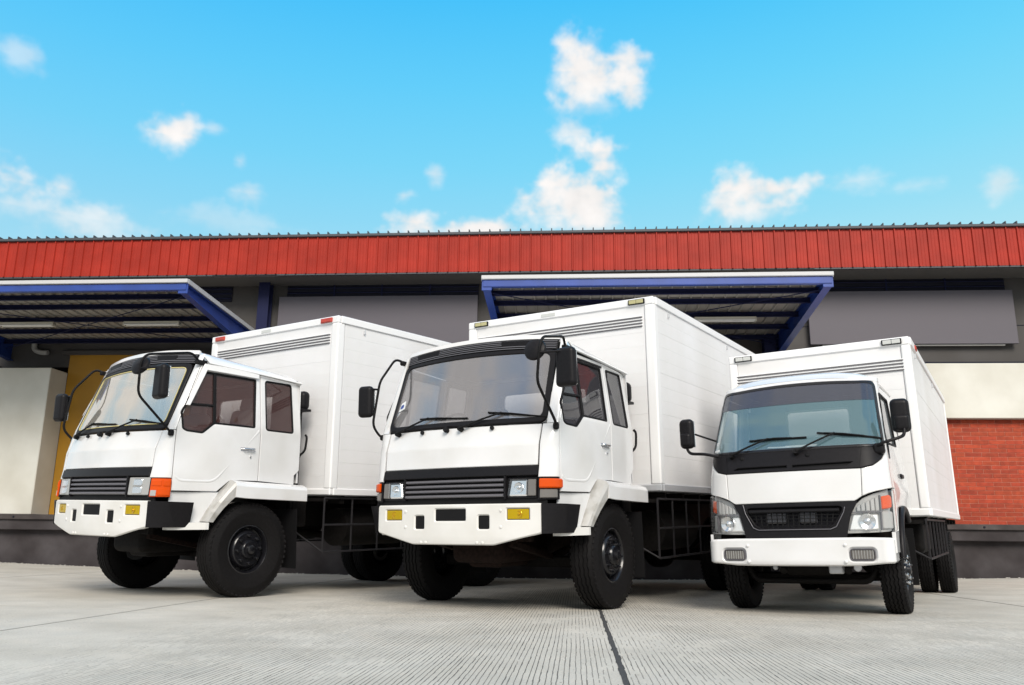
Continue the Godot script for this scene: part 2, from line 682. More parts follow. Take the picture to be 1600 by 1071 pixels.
	var im := Image.create_from_data(w, h, false, Image.FORMAT_RGBF, data.to_byte_array())
	var m := PanoramaSkyMaterial.new()
	m.panorama = ImageTexture.create_from_image(im)
	return m


const EXPOSURE := 2.3


func camera_and_light() -> void:
	var cam := Camera3D.new()
	cam.name = "camera"
	cam.transform = Transform3D(Basis(Vector3(0.99715, 0.01209, -0.07449), Vector3(0.00535, 0.97328, 0.22955), Vector3(0.07527, -0.22929, 0.97044)).orthonormalized(), Vector3(0, 0.693, 0))
	cam.fov = 44.69
	cam.near = 0.05
	cam.far = 400.0
	add_child(cam)
	cam.current = true
	var env := Environment.new()
	env.background_mode = Environment.BG_SKY
	env.sky = Sky.new()
	env.sky.sky_material = cloud_sky()
	env.tonemap_mode = Environment.TONE_MAPPER_LINEAR
	env.tonemap_exposure = EXPOSURE
	env.sdfgi_enabled = true
	env.ssao_enabled = true
	env.ssil_enabled = true
	var we := WorldEnvironment.new()
	we.name = "world_environment"
	we.environment = env
	add_child(we)
	var sun := DirectionalLight3D.new()
	sun.name = "sun"
	sun.light_energy = 0.5
	sun.light_color = Color(1.0, 0.965, 0.92)
	sun.light_angular_distance = 28.0
	sun.shadow_enabled = true
	sun.transform = Transform3D(Basis.looking_at(-Vector3(0.26, 0.76, 1.0).normalized(), Vector3.UP), Vector3(0, 20, 0))
	add_child(sun)


# ---------------------------------------------------------------- yard
func concrete_texture(grooved: bool, seed_: int) -> Array:
	var w := 2048
	var h := 2048
	rng.seed = seed_
	var fn := FastNoiseLite.new()
	fn.seed = seed_
	fn.frequency = 0.004
	fn.fractal_octaves = 6
	var base := fn.get_image(w, h)
	base.convert(Image.FORMAT_RGB8)
	var tone := Image.create(w, h, false, Image.FORMAT_RGB8)
	var bump := Image.create(w, h, false, Image.FORMAT_RGB8)
	fn.frequency = 0.11
	var grit := fn.get_image(w, h)
	var dt := base.get_data()
	var gd := grit.get_data()
	var out := PackedByteArray()
	out.resize(w * h * 3)
	var bo := PackedByteArray()
	bo.resize(w * h * 3)
	for i in w * h:
		var a := dt[i * 3] - 128
		var s := gd[i] - 128
		var k := 226 + a / 14 + s / 8
		out[i * 3] = clampi(k, 0, 255)
		out[i * 3 + 1] = clampi(k - 2 - a / 60, 0, 255)
		out[i * 3 + 2] = clampi(k - 7 - a / 40, 0, 255)
		var q := 150 + s / 5 + a / 8
		bo[i * 3] = q
		bo[i * 3 + 1] = q
		bo[i * 3 + 2] = q
	tone.set_data(w, h, false, Image.FORMAT_RGB8, out)
	bump.set_data(w, h, false, Image.FORMAT_RGB8, bo)
	# worn grooves along the slab, strongest near u = 1, in broken runs
	if grooved:
		var mask := FastNoiseLite.new()
		mask.seed = seed_ + 1
		mask.frequency = 0.0022
		mask.fractal_octaves = 4
		var x := 6.0
		while x < w - 4:
			var across := x / w
			var strong := smoothstep(0.12, 0.62, across) * (1.0 - 0.35 * smoothstep(0.86, 1.0, across))
			var y := 0
			var xx := x
			while y < h:
				var ln := rng.randi_range(14, 60)
				var mk := mask.get_noise_2d(x * 1.2, y * 0.7) * 0.9 + 0.66
				var pw2 := strong * clampf(mk + 0.2, 0.0, 1.0)
				if rng.randf() < pw2 * 1.5 + 0.03:
					var dark := clampf(0.94 - 0.5 * pw2 * rng.randf_range(0.6, 1.15), 0.25, 0.95)
					var wd := 2 if rng.randf() < 0.75 else 3
					var c := Color(0.86 * dark, 0.85 * dark, 0.83 * dark)
					tone.fill_rect(Rect2i(int(xx), y, wd, ln), c)
					bump.fill_rect(Rect2i(int(xx), y, wd, ln), Color(0.45, 0.45, 0.45))
				xx = clampf(xx + rng.randf_range(-0.6, 0.6), x - 2.0, x + 2.0)
				y += ln
			x += 13.6 + rng.randf_range(-1.2, 1.2)
	else:
		for k in 900:
			var x0 := rng.randi_range(0, w - 60)
			tone.fill_rect(Rect2i(x0, rng.randi_range(0, h - 8), rng.randi_range(2, 6), rng.randi_range(1, 3)), Color(0.55, 0.54, 0.52))
	for k in 260:                                        # pits and small stones
		var p := Rect2i(rng.randi_range(0, w - 8), rng.randi_range(0, h - 8), rng.randi_range(2, 5), rng.randi_range(2, 4))
		tone.fill_rect(p, Color(0.42, 0.41, 0.39))
		bump.fill_rect(p, Color(0.3, 0.3, 0.3))
	return [ImageTexture.create_from_image(tone), ImageTexture.create_from_image(bump)]


func concrete(grooved: bool, seed_: int, detail: Texture2D) -> StandardMaterial3D:
	var t := concrete_texture(grooved, seed_)
	var m := mat(0.7, 0.682, 0.64, 0.88)
	m.albedo_texture = t[0]
	m.heightmap_enabled = true
	m.heightmap_texture = t[1]
	m.heightmap_scale = 0.8
	m.detail_enabled = true
	m.detail_albedo = detail
	m.detail_blend_mode = BaseMaterial3D.BLEND_MODE_MUL
	m.detail_uv_layer = BaseMaterial3D.DETAIL_UV_1
	return m


func slab_mesh(x0: float, x1: float, z0: float, z1: float, flip: bool) -> ArrayMesh:
	var mb := MB.new()
	var nx := 8
	var nz := 10
	var rows := []
	for j in nz + 1:
		var line := PackedVector3Array()
		for i in nx + 1:
			var x := lerpf(x0, x1, float(i) / nx)
			var z := lerpf(z0, z1, float(j) / nz)
			line.append(Vector3(x, ground_y(x, z), z))
		rows.append(line)
	mb.grid(rows, false, true)
	for k in mb.v.size():
		var p := mb.v[k]
		var u := (p.x - x0) / (x1 - x0)
		mb.uv[k] = Vector2(1.0 - u if flip else u, (p.z - z0) / 4.3)
	for i in nx:                                         # the slab's edges, down into the joint
		for e in [0, nz]:
			var a: Vector3 = rows[e][i]
			var b: Vector3 = rows[e][i + 1]
			var dn := Vector3(0, -0.03, 0)
			if e == 0:
				mb.quad(b, a, a + dn, b + dn)
			else:
				mb.quad(a, b, b + dn, a + dn)
	for j in nz:
		for e in [0, nx]:
			var a: Vector3 = rows[j][e]
			var b: Vector3 = rows[j + 1][e]
			var dn := Vector3(0, -0.03, 0)
			if e == 0:
				mb.quad(a, b, b + dn, a + dn)
			else:
				mb.quad(b, a, a + dn, b + dn)
	return mb.mesh()


func yard() -> void:
	# one sheet out to the horizon
	var mb := MB.new()
	var xs := [-180.0, -60.0, -30.0, -18.0, -14.0]
	for k in 25:
		xs.append(-13.0 + k)
	xs.append_array([14.0, 20.0, 40.0, 180.0])
	var zs := [-120.0, -40.0, -24.0]
	for k in 15:
		zs.append(-17.0 + k)
	zs.append_array([0.0, 4.0, 10.0, 40.0, 180.0])
	var rows := []
	for z in zs:
		var line := PackedVector3Array()
		for x in xs:
			line.append(Vector3(x, ground_y(x, z) - 0.022, z))
		rows.append(line)
	mb.grid(rows, false, true)
	var stain := noise_tex(61, 0.008, Color(0.75, 0.74, 0.72), Color(1, 1, 1), 512, 6)
	var base := worn(mat(0.025, 0.023, 0.022, 0.95), stain, 0.1, true)
	var ground := structure("ground", mb, base)
	var detail := noise_tex(63, 0.0035, Color(0.91, 0.905, 0.895), Color(1, 1, 1), 1024, 6)
	var left := concrete(true, 101, detail)
	var right := concrete(true, 102, detail)
	var plain := concrete(false, 103, detail)
	var cols := [-16.7, -12.45, -8.15, -3.9, 0.23, 4.6, 8.95, 13.3]
	var cuts := [-16.02, -12.9, -7.6, -2.3, 3.0]
	for i in cols.size() - 1:
		for j in cuts.size() - 1:
			var g := 0.015 if i != 3 else 0.013
			var g2 := 0.013
			var m: Material = left if i == 3 else right if i == 4 else plain
			if j == 0:
				m = plain
			part("concrete_slab", slab_mesh(cols[i] + g, cols[i + 1] - g2, cuts[j] + 0.005, cuts[j + 1] - 0.005, i == 4), m, ground)
	# tar squeezed up out of the wide joint, ragged at both sides
	var tar := MB.new()
	rng.seed = 5
	var z := -9.5
	while z < 2.0:
		var dz := rng.randf_range(0.05, 0.14)
		var w0 := rng.randf_range(0.011, 0.02)
		var w1 := rng.randf_range(0.011, 0.02)
		var o := 0.23 + rng.randf_range(-0.004, 0.004)
		var y := ground_y(0.23, z) + 0.003
		tar.quad(Vector3(o - w0, y, z + dz + 0.02), Vector3(o + w1, y, z + dz + 0.02), Vector3(o + w1 * 0.9, y, z), Vector3(o - w0 * 0.9, y, z))
		z += dz
	part("joint_filler", tar, mat(0.045, 0.043, 0.042, 0.8), ground)
	# grit and litter along the foot of the dock
	var grit := MB.new()
	rng.seed = 77
	for k in 420:
		var x := rng.randf_range(-13.0, 11.0)
		var zz := -16.16 + absf(rng.randfn(0.0, 0.05)) + 0.09
		var s := rng.randf_range(0.006, 0.022)
		grit.box(Vector3(x, ground_y(x, zz) + s * 0.3, zz + 0.04), Vector3(s * rng.randf_range(1.0, 2.5), s * 0.8, s), s * 0.2, Basis(Vector3.UP, rng.randf() * 3.0))
	var gr := part("grit", grit, mat(0.4, 0.385, 0.36, 0.9), self)
	gr.set_meta("kind", "stuff")
	tag(gr, "pale grit and crumbs along the foot of the loading dock", "grit")


# ---------------------------------------------------------------- warehouse
func warehouse() -> void:
	var b := thing("warehouse", "long grey warehouse with a red ribbed metal fascia along its eaves", "building", Transform3D(Basis(), Vector3(0, 0, -17.2)))
	var wz := -17.2
	# walls (local z = world z + 17.2)
	var w := MB.new()
	w.box(Vector3(-1.5, 5.55, -0.15), Vector3(30, 2.6, 0.3), 0.0)          # upper wall
	part("upper_wall", w, M.wall_grey, b)
	w = MB.new()
	for s in [[-16.5, -13.35, 1.0, 4.25], [-8.05, 4.35, 1.0, 4.25]]:
		w.box(Vector3((s[0] + s[1]) * 0.5, (s[2] + s[3]) * 0.5, -0.152), Vector3(s[1] - s[0], s[3] - s[2], 0.3))
	part("lower_wall", w, M.wall_grey, b)
	w = MB.new()
	w.box(Vector3(-1.5, 3.4, -6.6), Vector3(29.9, 6.7, 12.0))
	part("hall", w, M.wall_grey, b)
	for y: float in [5.06]:
		w = MB.new()
		w.box(Vector3(-1.5, y, 0.003), Vector3(30, 0.014, 0.008))
		part("wall_seam", w, M.slot_dark, b)
	# piers and lintels in cream
	w = MB.new()
	w.box(Vector3(-13.2, 2.59, 0.31), Vector3(4.18, 3.06, 0.6), 0.012)
	part("pier", w, M.cream, b)
	w = MB.new()
	w.box(Vector3(-14.6, 4.19, 0.3), Vector3(4.0, 0.13, 0.5), 0.01)
	part("pier_cap", w, M.wall_grey, b)
	w = MB.new()
	w.box(Vector3(8.7, 3.64, 0.2), Vector3(8.7, 1.1, 0.42), 0.012)
	part("lintel", w, M.cream, b)
	w = MB.new()
	w.box(Vector3(8.7, 4.225, 0.12), Vector3(8.7, 0.06, 0.24), 0.0)
	part("lintel_shadow_gap", w, M.slot_dark, b)
	w = MB.new()
	w.box(Vector3(4.6, 2.06, 0.2), Vector3(0.5, 2.05, 0.42), 0.012)
	part("pier", w, M.cream, b)
	# yellow door in its recess
	var d := MB.new()
	d.box(Vector3(-9.55, 2.79, 0.0), Vector3(3.1, 3.46, 0.06), 0.004)
	var door := part("door", d, M.yellow_door, b)
	d = MB.new()
	d.box(Vector3(-9.55, 4.56, 0.05), Vector3(3.4, 0.09, 0.1), 0.005)
	part("door_head", d, M.wall_grey, door)
	d = MB.new()
	d.box(Vector3(-8.0, 2.77, 0.1), Vector3(0.14, 3.5, 0.2), 0.005)
	part("door_jamb", d, M.wall_grey, door)
	# brick infill
	var back := MB.new()
	back.box(Vector3(8.8, 2.065, 0.14), Vector3(8.0, 2.05, 0.2))
	var bw := part("brick_wall", back, M.mortar, b, "red brick infill under the cream lintel")
	var bm := MB.new()
	bm.box(Vector3.ZERO, Vector3(0.313, 0.0745, 0.03), 0.003)
	var bmesh := bm.mesh()
	var rest := MB.new()
	rng.seed = 9
	for r in 25:
		var y := 1.098 + r * 0.0812
		for c in 25:
			var x := 4.86 + c * 0.32 + (0.16 if r % 2 else 0.0)
			if x > 12.6:
				continue
			if x > 6.7 and x < 10.3:
				var o := part("brick", bmesh, M.bricks[rng.randi_range(0, 4)], bw)
				o.position = Vector3(x, y, 0.231 + rng.randf_range(-0.002, 0.0025))
			else:
				rest.box(Vector3(x, y, 0.231), Vector3(0.313, 0.0745, 0.03), 0.003)
	var ro := part("brick_field", rest, M.bricks[2], bw)
	ro.set_meta("kind", "stuff")
	# eaves: fascia of red sheets, roof behind
	var pm := MB.new()
	var prof := [Vector2(0.0, 0.0), Vector2(0.012, 0.03), Vector2(0.03, 0.03), Vector2(0.042, 0.0), Vector2(0.078, 0.0), Vector2(0.082, 0.004), Vector2(0.09, 0.004), Vector2(0.094, 0.0), Vector2(0.14, 0.0), Vector2(0.144, 0.004), Vector2(0.152, 0.004), Vector2(0.156, 0.0), Vector2(0.215, 0.0)]
	for k in prof.size() - 1:
		var a: Vector2 = prof[k]
		var c: Vector2 = prof[k + 1]
		pm.quad(Vector3(a.x, -0.4, a.y), Vector3(c.x, -0.4, c.y), Vector3(c.x, 0.4, c.y), Vector3(a.x, 0.4, a.y))
		pm.quad(Vector3(a.x, -0.4, a.y), Vector3(a.x, -0.4, -0.02), Vector3(c.x, -0.4, -0.02), Vector3(c.x, -0.4, c.y))
	var pmesh := pm.mesh()
	var hem := MB.new()
	hem.box(Vector3(0.1075, 0, 0.012), Vector3(0.215, 0.02, 0.03))
	var fin := MB.new()
	fin.box(Vector3(0.021, 0.02, -0.1), Vector3(0.022, 0.055, 0.3), 0.004)
	var finmesh := fin.mesh()
	var fb := MB.new()
	fb.box(Vector3(-1.5, 6.46, 0.84), Vector3(30.0, 0.86, 0.06))
	var fascia := part("fascia", fb, M.cap, b, "red ribbed sheet metal fascia")
	for k in 139:
		var x := -16.4 + k * 0.215
		var o := part("fascia_sheet", pmesh, M.red_sheet, fascia)
		o.position = Vector3(x, 6.46, 0.875)
		var o2 := part("roof_rib", finmesh, M.cap, fascia)
		o2.position = Vector3(x, 6.925, 0.875)
	var cap := MB.new()
	cap.box(Vector3(-1.5, 6.89, 0.86), Vector3(30.0, 0.06, 0.14), 0.01)
	part("eaves_cap", cap, M.cap, b)
	var sof := MB.new()
	sof.box(Vector3(-1.5, 6.075, 0.42), Vector3(30.0, 0.03, 0.78))
	part("soffit", sof, M.soffit, b)
	var rf := MB.new()
	rf.quad(Vector3(-16.5, 6.9, 0.9), Vector3(13.5, 6.9, 0.9), Vector3(13.5, 8.2, -12.6), Vector3(-16.5, 8.2, -12.6))
	rf.quad(Vector3(-16.5, 6.8, 0.8), Vector3(-16.5, 8.1, -12.6), Vector3(13.5, 8.1, -12.6), Vector3(13.5, 6.8, 0.8))
	rf.tri(Vector3(-16.5, 6.9, 0.9), Vector3(-16.5, 8.2, -12.6), Vector3(-16.5, 6.8, -12.6))
	part("roof", rf, M.cap, b)
	for s in [[-6.7, 1.9], [4.35, 0.0]]:
		var hem2 := MB.new()
		hem2.box(Vector3(s[0] - 0.25, 6.04, 0.83), Vector3(1.4, 0.012, 0.08))
		part("fascia_hem", hem2, M.flashing, b)
	# columns
	for x: float in [-6.72, 3.97]:
		var c := MB.new()
		for s: float in [-1.0, 1.0]:
			c.box(Vector3(x, 3.6, 0.2 + s * 0.1), Vector3(0.24, 5.0, 0.018), 0.0)
		c.box(Vector3(x, 3.6, 0.2), Vector3(0.016, 5.0, 0.182), 0.0)
		part("column", c, M.blue_dark, b, "dark blue steel column against the wall")
	# louvred openings over the boards
	for s in [[-8.5, -7.55, 5.69], [-6.3, -2.07, 5.7], [4.1, 8.84, 5.7]]:
		var l := MB.new()
		l.box(Vector3((s[0] + s[1]) * 0.5, 5.89, 0.01), Vector3(s[1] - s[0], 0.36, 0.04), 0.0)
		var lo := part("vent_opening", l, M.slot_dark, b)
		for k in 3:
			var f := MB.new()
			f.box(Vector3((s[0] + s[1]) * 0.5, 5.78 + k * 0.11, 0.045), Vector3(s[1] - s[0] - 0.02, 0.014, 0.05), 0.0, Basis(Vector3.RIGHT, 0.5))
			part("slat", f, M.blue_dark, lo)
		var nm := int((s[1] - s[0]) / 1.3)
		for k in nm:
			var f2 := MB.new()
			f2.box(Vector3(lerpf(s[0], s[1], (k + 1.0) / (nm + 1.0)), 5.89, 0.05), Vector3(0.03, 0.35, 0.02))
			part("mullion", f2, M.blue_dark, lo)
	# blank boards
	for s in [[-6.43, -2.07, "blank grey sign board on the wall left of the middle canopy"], [4.82, 8.92, "blank grey sign board on the wall at the far right"]]:
		var sg := thing("sign_board", s[2], "sign", Transform3D(Basis(), Vector3((s[0] + s[1]) * 0.5, 4.65, wz)), "blank sign boards on the warehouse")
		var f := MB.new()
		f.box(Vector3(0, 0.56, 0.13), Vector3(s[1] - s[0], 1.13, 0.05), 0.006)
		part("board", f, M.sign, sg)
		f = MB.new()
		for e: float in [-1.0, 1.0]:
			f = MB.new()
			f.box(Vector3(e * (s[1] - s[0]) * 0.35, 0.56, 0.05), Vector3(0.06, 0.9, 0.1))
			part("bracket", f, M.blue_dark, sg)
		f = MB.new()
		f.box(Vector3(0, -0.02, 0.09), Vector3(s[1] - s[0] - 0.5, 0.03, 0.05))
		part("bottom_rail", f, M.pipe, sg)
	# drain pipe at the left
	var dp := thing("drain_pipe", "pale drain pipe elbow on the wall under the left canopy", "pipe", Transform3D(Basis(), Vector3(-11.9, 4.5, wz)))
	var t := MB.new()
	t.tube(bend([Vector3(0, 0.55, 0.12), Vector3(0, 0.12, 0.12), Vector3(0.2, 0.05, 0.14), Vector3(0.35, 0.05, 0.14)], 0.12, 6), 0.055, 12)
	part("pipe", t, M.pipe, dp)


func canopy(x0: float, x1: float, label: String) -> void:
	var zf := -13.5
	var c := thing("canopy", label, "canopy", Transform3D(Basis(), Vector3((x0 + x1) * 0.5, 0, -17.2)), "blue steel canopies over the loading bays")
	var hw := (x1 - x0) * 0.5
	var L := 3.7
	var yt := func(z: float) -> float: return 4.83 + (z / L) * 0.15         # underside of the sheets
	# sheets
	var n := int(round(2.0 * hw / 0.2))
	var sw := 2.0 * hw / n
	var sm := MB.new()
	var pr := [Vector2(0, 0.0), Vector2(0.018, 0.0), Vector2(0.028, -0.03), Vector2(0.045, -0.03), Vector2(0.055, 0.0), Vector2(sw, 0.0)]
	for k in pr.size() - 1:
		var a: Vector2 = pr[k]
		var q: Vector2 = pr[k + 1]
		sm.quad(Vector3(a.x, yt.call(0.02) + a.y, 0.02), Vector3(q.x, yt.call(0.02) + q.y, 0.02), Vector3(q.x, yt.call(L) + q.y, L), Vector3(a.x, yt.call(L) + a.y, L))
	sm.quad(Vector3(0, yt.call(0.02) + 0.008, 0.02), Vector3(0, yt.call(L) + 0.008, L), Vector3(sw, yt.call(L) + 0.008, L), Vector3(sw, yt.call(0.02) + 0.008, 0.02))
	var smesh := sm.mesh()
	for k in n:
		var o := part("roof_sheet", smesh, M.deck, c)
		o.position.x = -hw + k * sw
	# purlins of channel section
	for z: float in [0.3, 1.05, 1.85, 2.65, 3.2]:
		var p := MB.new()
		p.box(Vector3(0, yt.call(z) - 0.078, z), Vector3(2.0 * hw - 0.16, 0.085, 0.012))
		p.box(Vector3(0, yt.call(z) - 0.118, z + 0.025), Vector3(2.0 * hw - 0.16, 0.01, 0.06))
		p.box(Vector3(0, yt.call(z) - 0.037, z + 0.025), Vector3(2.0 * hw - 0.16, 0.01, 0.06))
		part("purlin", p, M.blue_dark, c)
	# front beam and flashing
	var f := MB.new()
	f.box(Vector3(0, yt.call(L) - 0.065, L + 0.01), Vector3(2.0 * hw, 0.11, 0.02), 0.003)
	f.box(Vector3(0, yt.call(L) - 0.12, L - 0.03), Vector3(2.0 * hw, 0.012, 0.09), 0.0)
	part("front_beam", f, M.blue_steel, c)
	f = MB.new()
	f.box(Vector3(0, yt.call(L) + 0.035, L + 0.025), Vector3(2.0 * hw + 0.06, 0.07, 0.06), 0.008)
	part("flashing", f, M.flashing, c)
	for s: float in [-1.0, 1.0]:
		# tapered cantilever: web and two flanges
		var bm := MB.new()
		var x: float = s * (hw - 0.06)
		for t in [-0.006, 0.006]:
			var q := [Vector3(x + t, yt.call(0.0) - 0.42, 0.0), Vector3(x + t, yt.call(L) - 0.17, L - 0.05), Vector3(x + t, yt.call(L) - 0.012, L - 0.05), Vector3(x + t, yt.call(0.0) - 0.012, 0.0)]
			if t < 0:
				bm.quad(q[0], q[1], q[2], q[3])
			else:
				bm.quad(q[3], q[2], q[1], q[0])
		bm.bar(Vector3(x, yt.call(0.0) - 0.42, 0.0), Vector3(x, yt.call(L) - 0.17, L - 0.05), 0.13, 0.012)
		bm.bar(Vector3(x, yt.call(0.0) - 0.02, 0.0), Vector3(x, yt.call(L) - 0.02, L - 0.05), 0.13, 0.012)
		bm.box(Vector3(x, yt.call(L) - 0.09, L - 0.01), Vector3(0.17, 0.19, 0.03), 0.004)
		part("cantilever_beam", bm, M.blue_steel, c)
		var sf := MB.new()
		sf.bar(Vector3(s * (hw + 0.02), yt.call(0.05) + 0.035, 0.05), Vector3(s * (hw + 0.02), yt.call(L) + 0.035, L), 0.03, 0.08)
		part("side_flashing", sf, M.flashing, c)
	# crossed tie rods under the purlins
	for s: float in [-1.0, 1.0]:
		var r := MB.new()
		r.tube([Vector3(s * (hw - 0.1), yt.call(L) - 0.17, L - 0.2), Vector3(-s * (hw - 0.1), yt.call(0.2) - 0.22, 0.25)], 0.009, 6)
		part("tie_rod", r, M.blue_dark, c)


func strip_light(x: float, label: String) -> void:
	var o := thing("strip_light", label, "lamp", Transform3D(Basis(), Vector3(x, 4.66, -15.2)), "fluorescent strip lights under the canopies")
	var m := MB.new()
	m.box(Vector3(0, 0.06, 0), Vector3(1.13, 0.05, 0.09), 0.006)
	part("body", m, M.lamp_body, o)
	for s: float in [-1.0, 1.0]:
		m = MB.new()
		m.tube([Vector3(-0.54, 0.02, s * 0.045), Vector3(0.54, 0.02, s * 0.045)], 0.016, 10)
		part("tube", m, M.lamp_tube, o)
	m = MB.new()
	for s: float in [-1.0, 1.0]:
		m.box(Vector3(s * 0.553, 0.03, 0), Vector3(0.024, 0.07, 0.13), 0.004)
	part("end_cap", m, M.lamp_body, o)


func dock() -> void:
	var o := thing("loading_dock", "dark concrete loading dock running along the foot of the warehouse", "loading dock", Transform3D(Basis(), Vector3(-1.5, 0, -16.0)))
	var m := MB.new()
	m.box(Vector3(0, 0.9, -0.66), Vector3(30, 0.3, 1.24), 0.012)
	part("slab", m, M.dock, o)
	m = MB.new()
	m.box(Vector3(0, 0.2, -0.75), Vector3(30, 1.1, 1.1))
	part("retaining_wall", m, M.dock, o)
	for k in 12:
		m = MB.new()
		m.box(Vector3(-13.75 + k * 2.5, 1.0, -0.02), Vector3(2.485, 0.1, 0.06), 0.008)
		var e := part("edge_plate", m, M.dock_edge, o)
		for s in [-0.8, 0.1, 0.9]:
			m = MB.new()
			m.lathe([Vector2(0.02, 0.0), Vector2(0.016, 0.02), Vector2(0.0, 0.02)], Vector3(-13.75 + k * 2.5 + s, 1.0, 0.008), Vector3.BACK, 8)
			part("bolt", m, M.slot_dark, e)


# ---------------------------------------------------------------- wheels
func tyre_mesh(r: float, w: float, rim: float) -> MB:
	var mb := MB.new()
	var h := w * 0.5
	var prof := []
	var wob := []
	var add := func(rad: float, x: float, k: float) -> void:
		prof.append(Vector2(rad, x))
		wob.append(k)
	add.call(rim - 0.01, -h * 0.55, 0.0)
	add.call(rim + 0.012, -h * 0.78, 0.0)
	add.call(rim + (r - rim) * 0.35, -h * 0.98, 0.0)
	add.call(rim + (r - rim) * 0.62, -h, 0.0)
	add.call(r - 0.035, -h * 0.9, 0.0)
	add.call(r - 0.012, -h * 0.8, 0.0)
	for k in 4:                                         # ribs between four zigzag grooves
		var x := h * (-0.5 + k * 0.333)
		var g := w * 0.018
		add.call(r, x - g - 0.003, 0.006)
		add.call(r - 0.012, x - g, 0.006)
		add.call(r - 0.012, x + g, 0.006)
		add.call(r, x + g + 0.003, 0.006)
	add.call(r - 0.012, h * 0.8, 0.0)
	add.call(r - 0.035, h * 0.9, 0.0)
	add.call(rim + (r - rim) * 0.62, h, 0.0)
	add.call(rim + (r - rim) * 0.58, h + 0.003, 0.0)
	add.call(rim + (r - rim) * 0.54, h, 0.0)
	add.call(rim + (r - rim) * 0.35, h * 0.98, 0.0)
	add.call(rim + 0.012, h * 0.78, 0.0)
	add.call(rim - 0.01, h * 0.55, 0.0)
	mb.lathe(prof, Vector3.ZERO, Vector3.RIGHT, 72, wob)
	for s: float in [-1.0, 1.0]:                               # lugs along the shoulders
		for k in 54:
			var a: float = TAU * (k + (0.5 if s > 0 else 0.0)) / 54.0
			var rad := Vector3(0, cos(a), sin(a))
			var up := Vector3.RIGHT * s
			var m := Basis(up, rad, up.cross(rad))
			m = m * Basis(Vector3(0, 0, 1), -0.42)
			mb.box(rad * (r - 0.030) + up * h * 0.84, Vector3(0.018, 0.036, TAU * r / 54.0 * 0.55), 0.003, m)
	return mb


# outer = which way the wheel's face looks (+1 or -1 along x)
func wheel(parent: Node3D, x: float, y: float, z: float, r: float, w: float, rim: float, outer: float, kind: String, meshes: Dictionary) -> void:
	var o := Node3D.new()
	o.name = "wheel"
	parent.add_child(o, true)
	o.position = Vector3(x, y, z)
	if outer < 0:
		o.rotation.y = PI
	o.rotate_object_local(Vector3.RIGHT, rng.randf() * 6.0)
	if not meshes.has(kind):
		var rm := MB.new()
		var q := {}
		q.tyre = tyre_mesh(r, w, rim).mesh()
		var h := w * 0.5
		if kind == "rear":
			rm.lathe([Vector2(rim, -h * 0.6), Vector2(rim + 0.012, h * 0.7), Vector2(rim - 0.01, h * 0.74), Vector2(rim - 0.03, h * 0.6), Vector2(rim - 0.04, 0.02), Vector2(rim * 0.72, -0.03), Vector2(rim * 0.5, -0.035), Vector2(rim * 0.46, h * 0.5), Vector2(rim * 0.4, h * 0.62), Vector2(0.0, h * 0.64)], Vector3.ZERO, Vector3.RIGHT, 40)
		else:
			rm.lathe([Vector2(rim, -h * 0.7), Vector2(rim + 0.014, h * 0.62), Vector2(rim + 0.014, h * 0.72), Vector2(rim - 0.004, h * 0.76), Vector2(rim - 0.02, h * 0.6), Vector2(rim - 0.025, h * 0.25), Vector2(rim - 0.05, h * 0.2), Vector2(rim * 0.80, h * 0.34), Vector2(rim * 0.76, h * 0.62), Vector2(rim * 0.7, h * 0.72), Vector2(rim * 0.4, h * 0.74), Vector2(rim * 0.38, h * 0.9), Vector2(rim * 0.33, h * 1.0), Vector2(rim * 0.2, h * 1.02), Vector2(rim * 0.18, h * 1.22), Vector2(rim * 0.13, h * 1.28), Vector2(0.0, h * 1.28)], Vector3.ZERO, Vector3.RIGHT, 40)
		q.rim = rm.mesh()
		q.nuts = []
		var nut := MB.new()
		nut.lathe([Vector2(0.019, 0.0), Vector2(0.017, 0.026), Vector2(0.009, 0.03), Vector2(0.009, 0.043), Vector2(0.0, 0.044)], Vector3.ZERO, Vector3.RIGHT, 6)
		q.nut = nut.mesh()
		var hole := MB.new()
		hole.lathe([Vector2(0.026, 0.0), Vector2(0.022, 0.004), Vector2(0.0, 0.004)], Vector3.ZERO, Vector3.RIGHT, 12)
		q.hole = hole.mesh()
		meshes[kind] = q
	var q: Dictionary = meshes[kind]
	part("tyre", q.tyre, M.tyre, o)
	part("rim", q.rim, M.black_gloss, o)
	var shiny := kind == "small"
	if kind != "rear":
		var cnt := 8 if kind == "front" else 6
		for k in cnt:
			var a := TAU * k / cnt
			var n := part("nut", q.nut, M.chrome if shiny else M.black_gloss, o)
			n.position = Vector3(w * 0.5 * 0.73, cos(a) * rim * 0.58, sin(a) * rim * 0.58)
			if shiny:
				n.scale = Vector3(1.3, 1.25, 1.25)
		if not shiny:
			for k in cnt:
				var a := TAU * (k + 0.5) / cnt
				var n := part("vent_hole", q.hole, M.rubber, o)
				n.position = Vector3(w * 0.5 * 0.27, cos(a) * rim * 0.86, sin(a) * rim * 0.86)


func wheel_y(t: Transform3D, x: float, z: float, r: float) -> float:      # local height of a hub whose tyre stands on the yard
	var p := t * Vector3(x, 0.3, z)
	return (ground_y(p.x, p.z) + r - 0.004 - t.origin.y - t.basis.x.y * x - t.basis.z.y * z) / t.basis.y.y


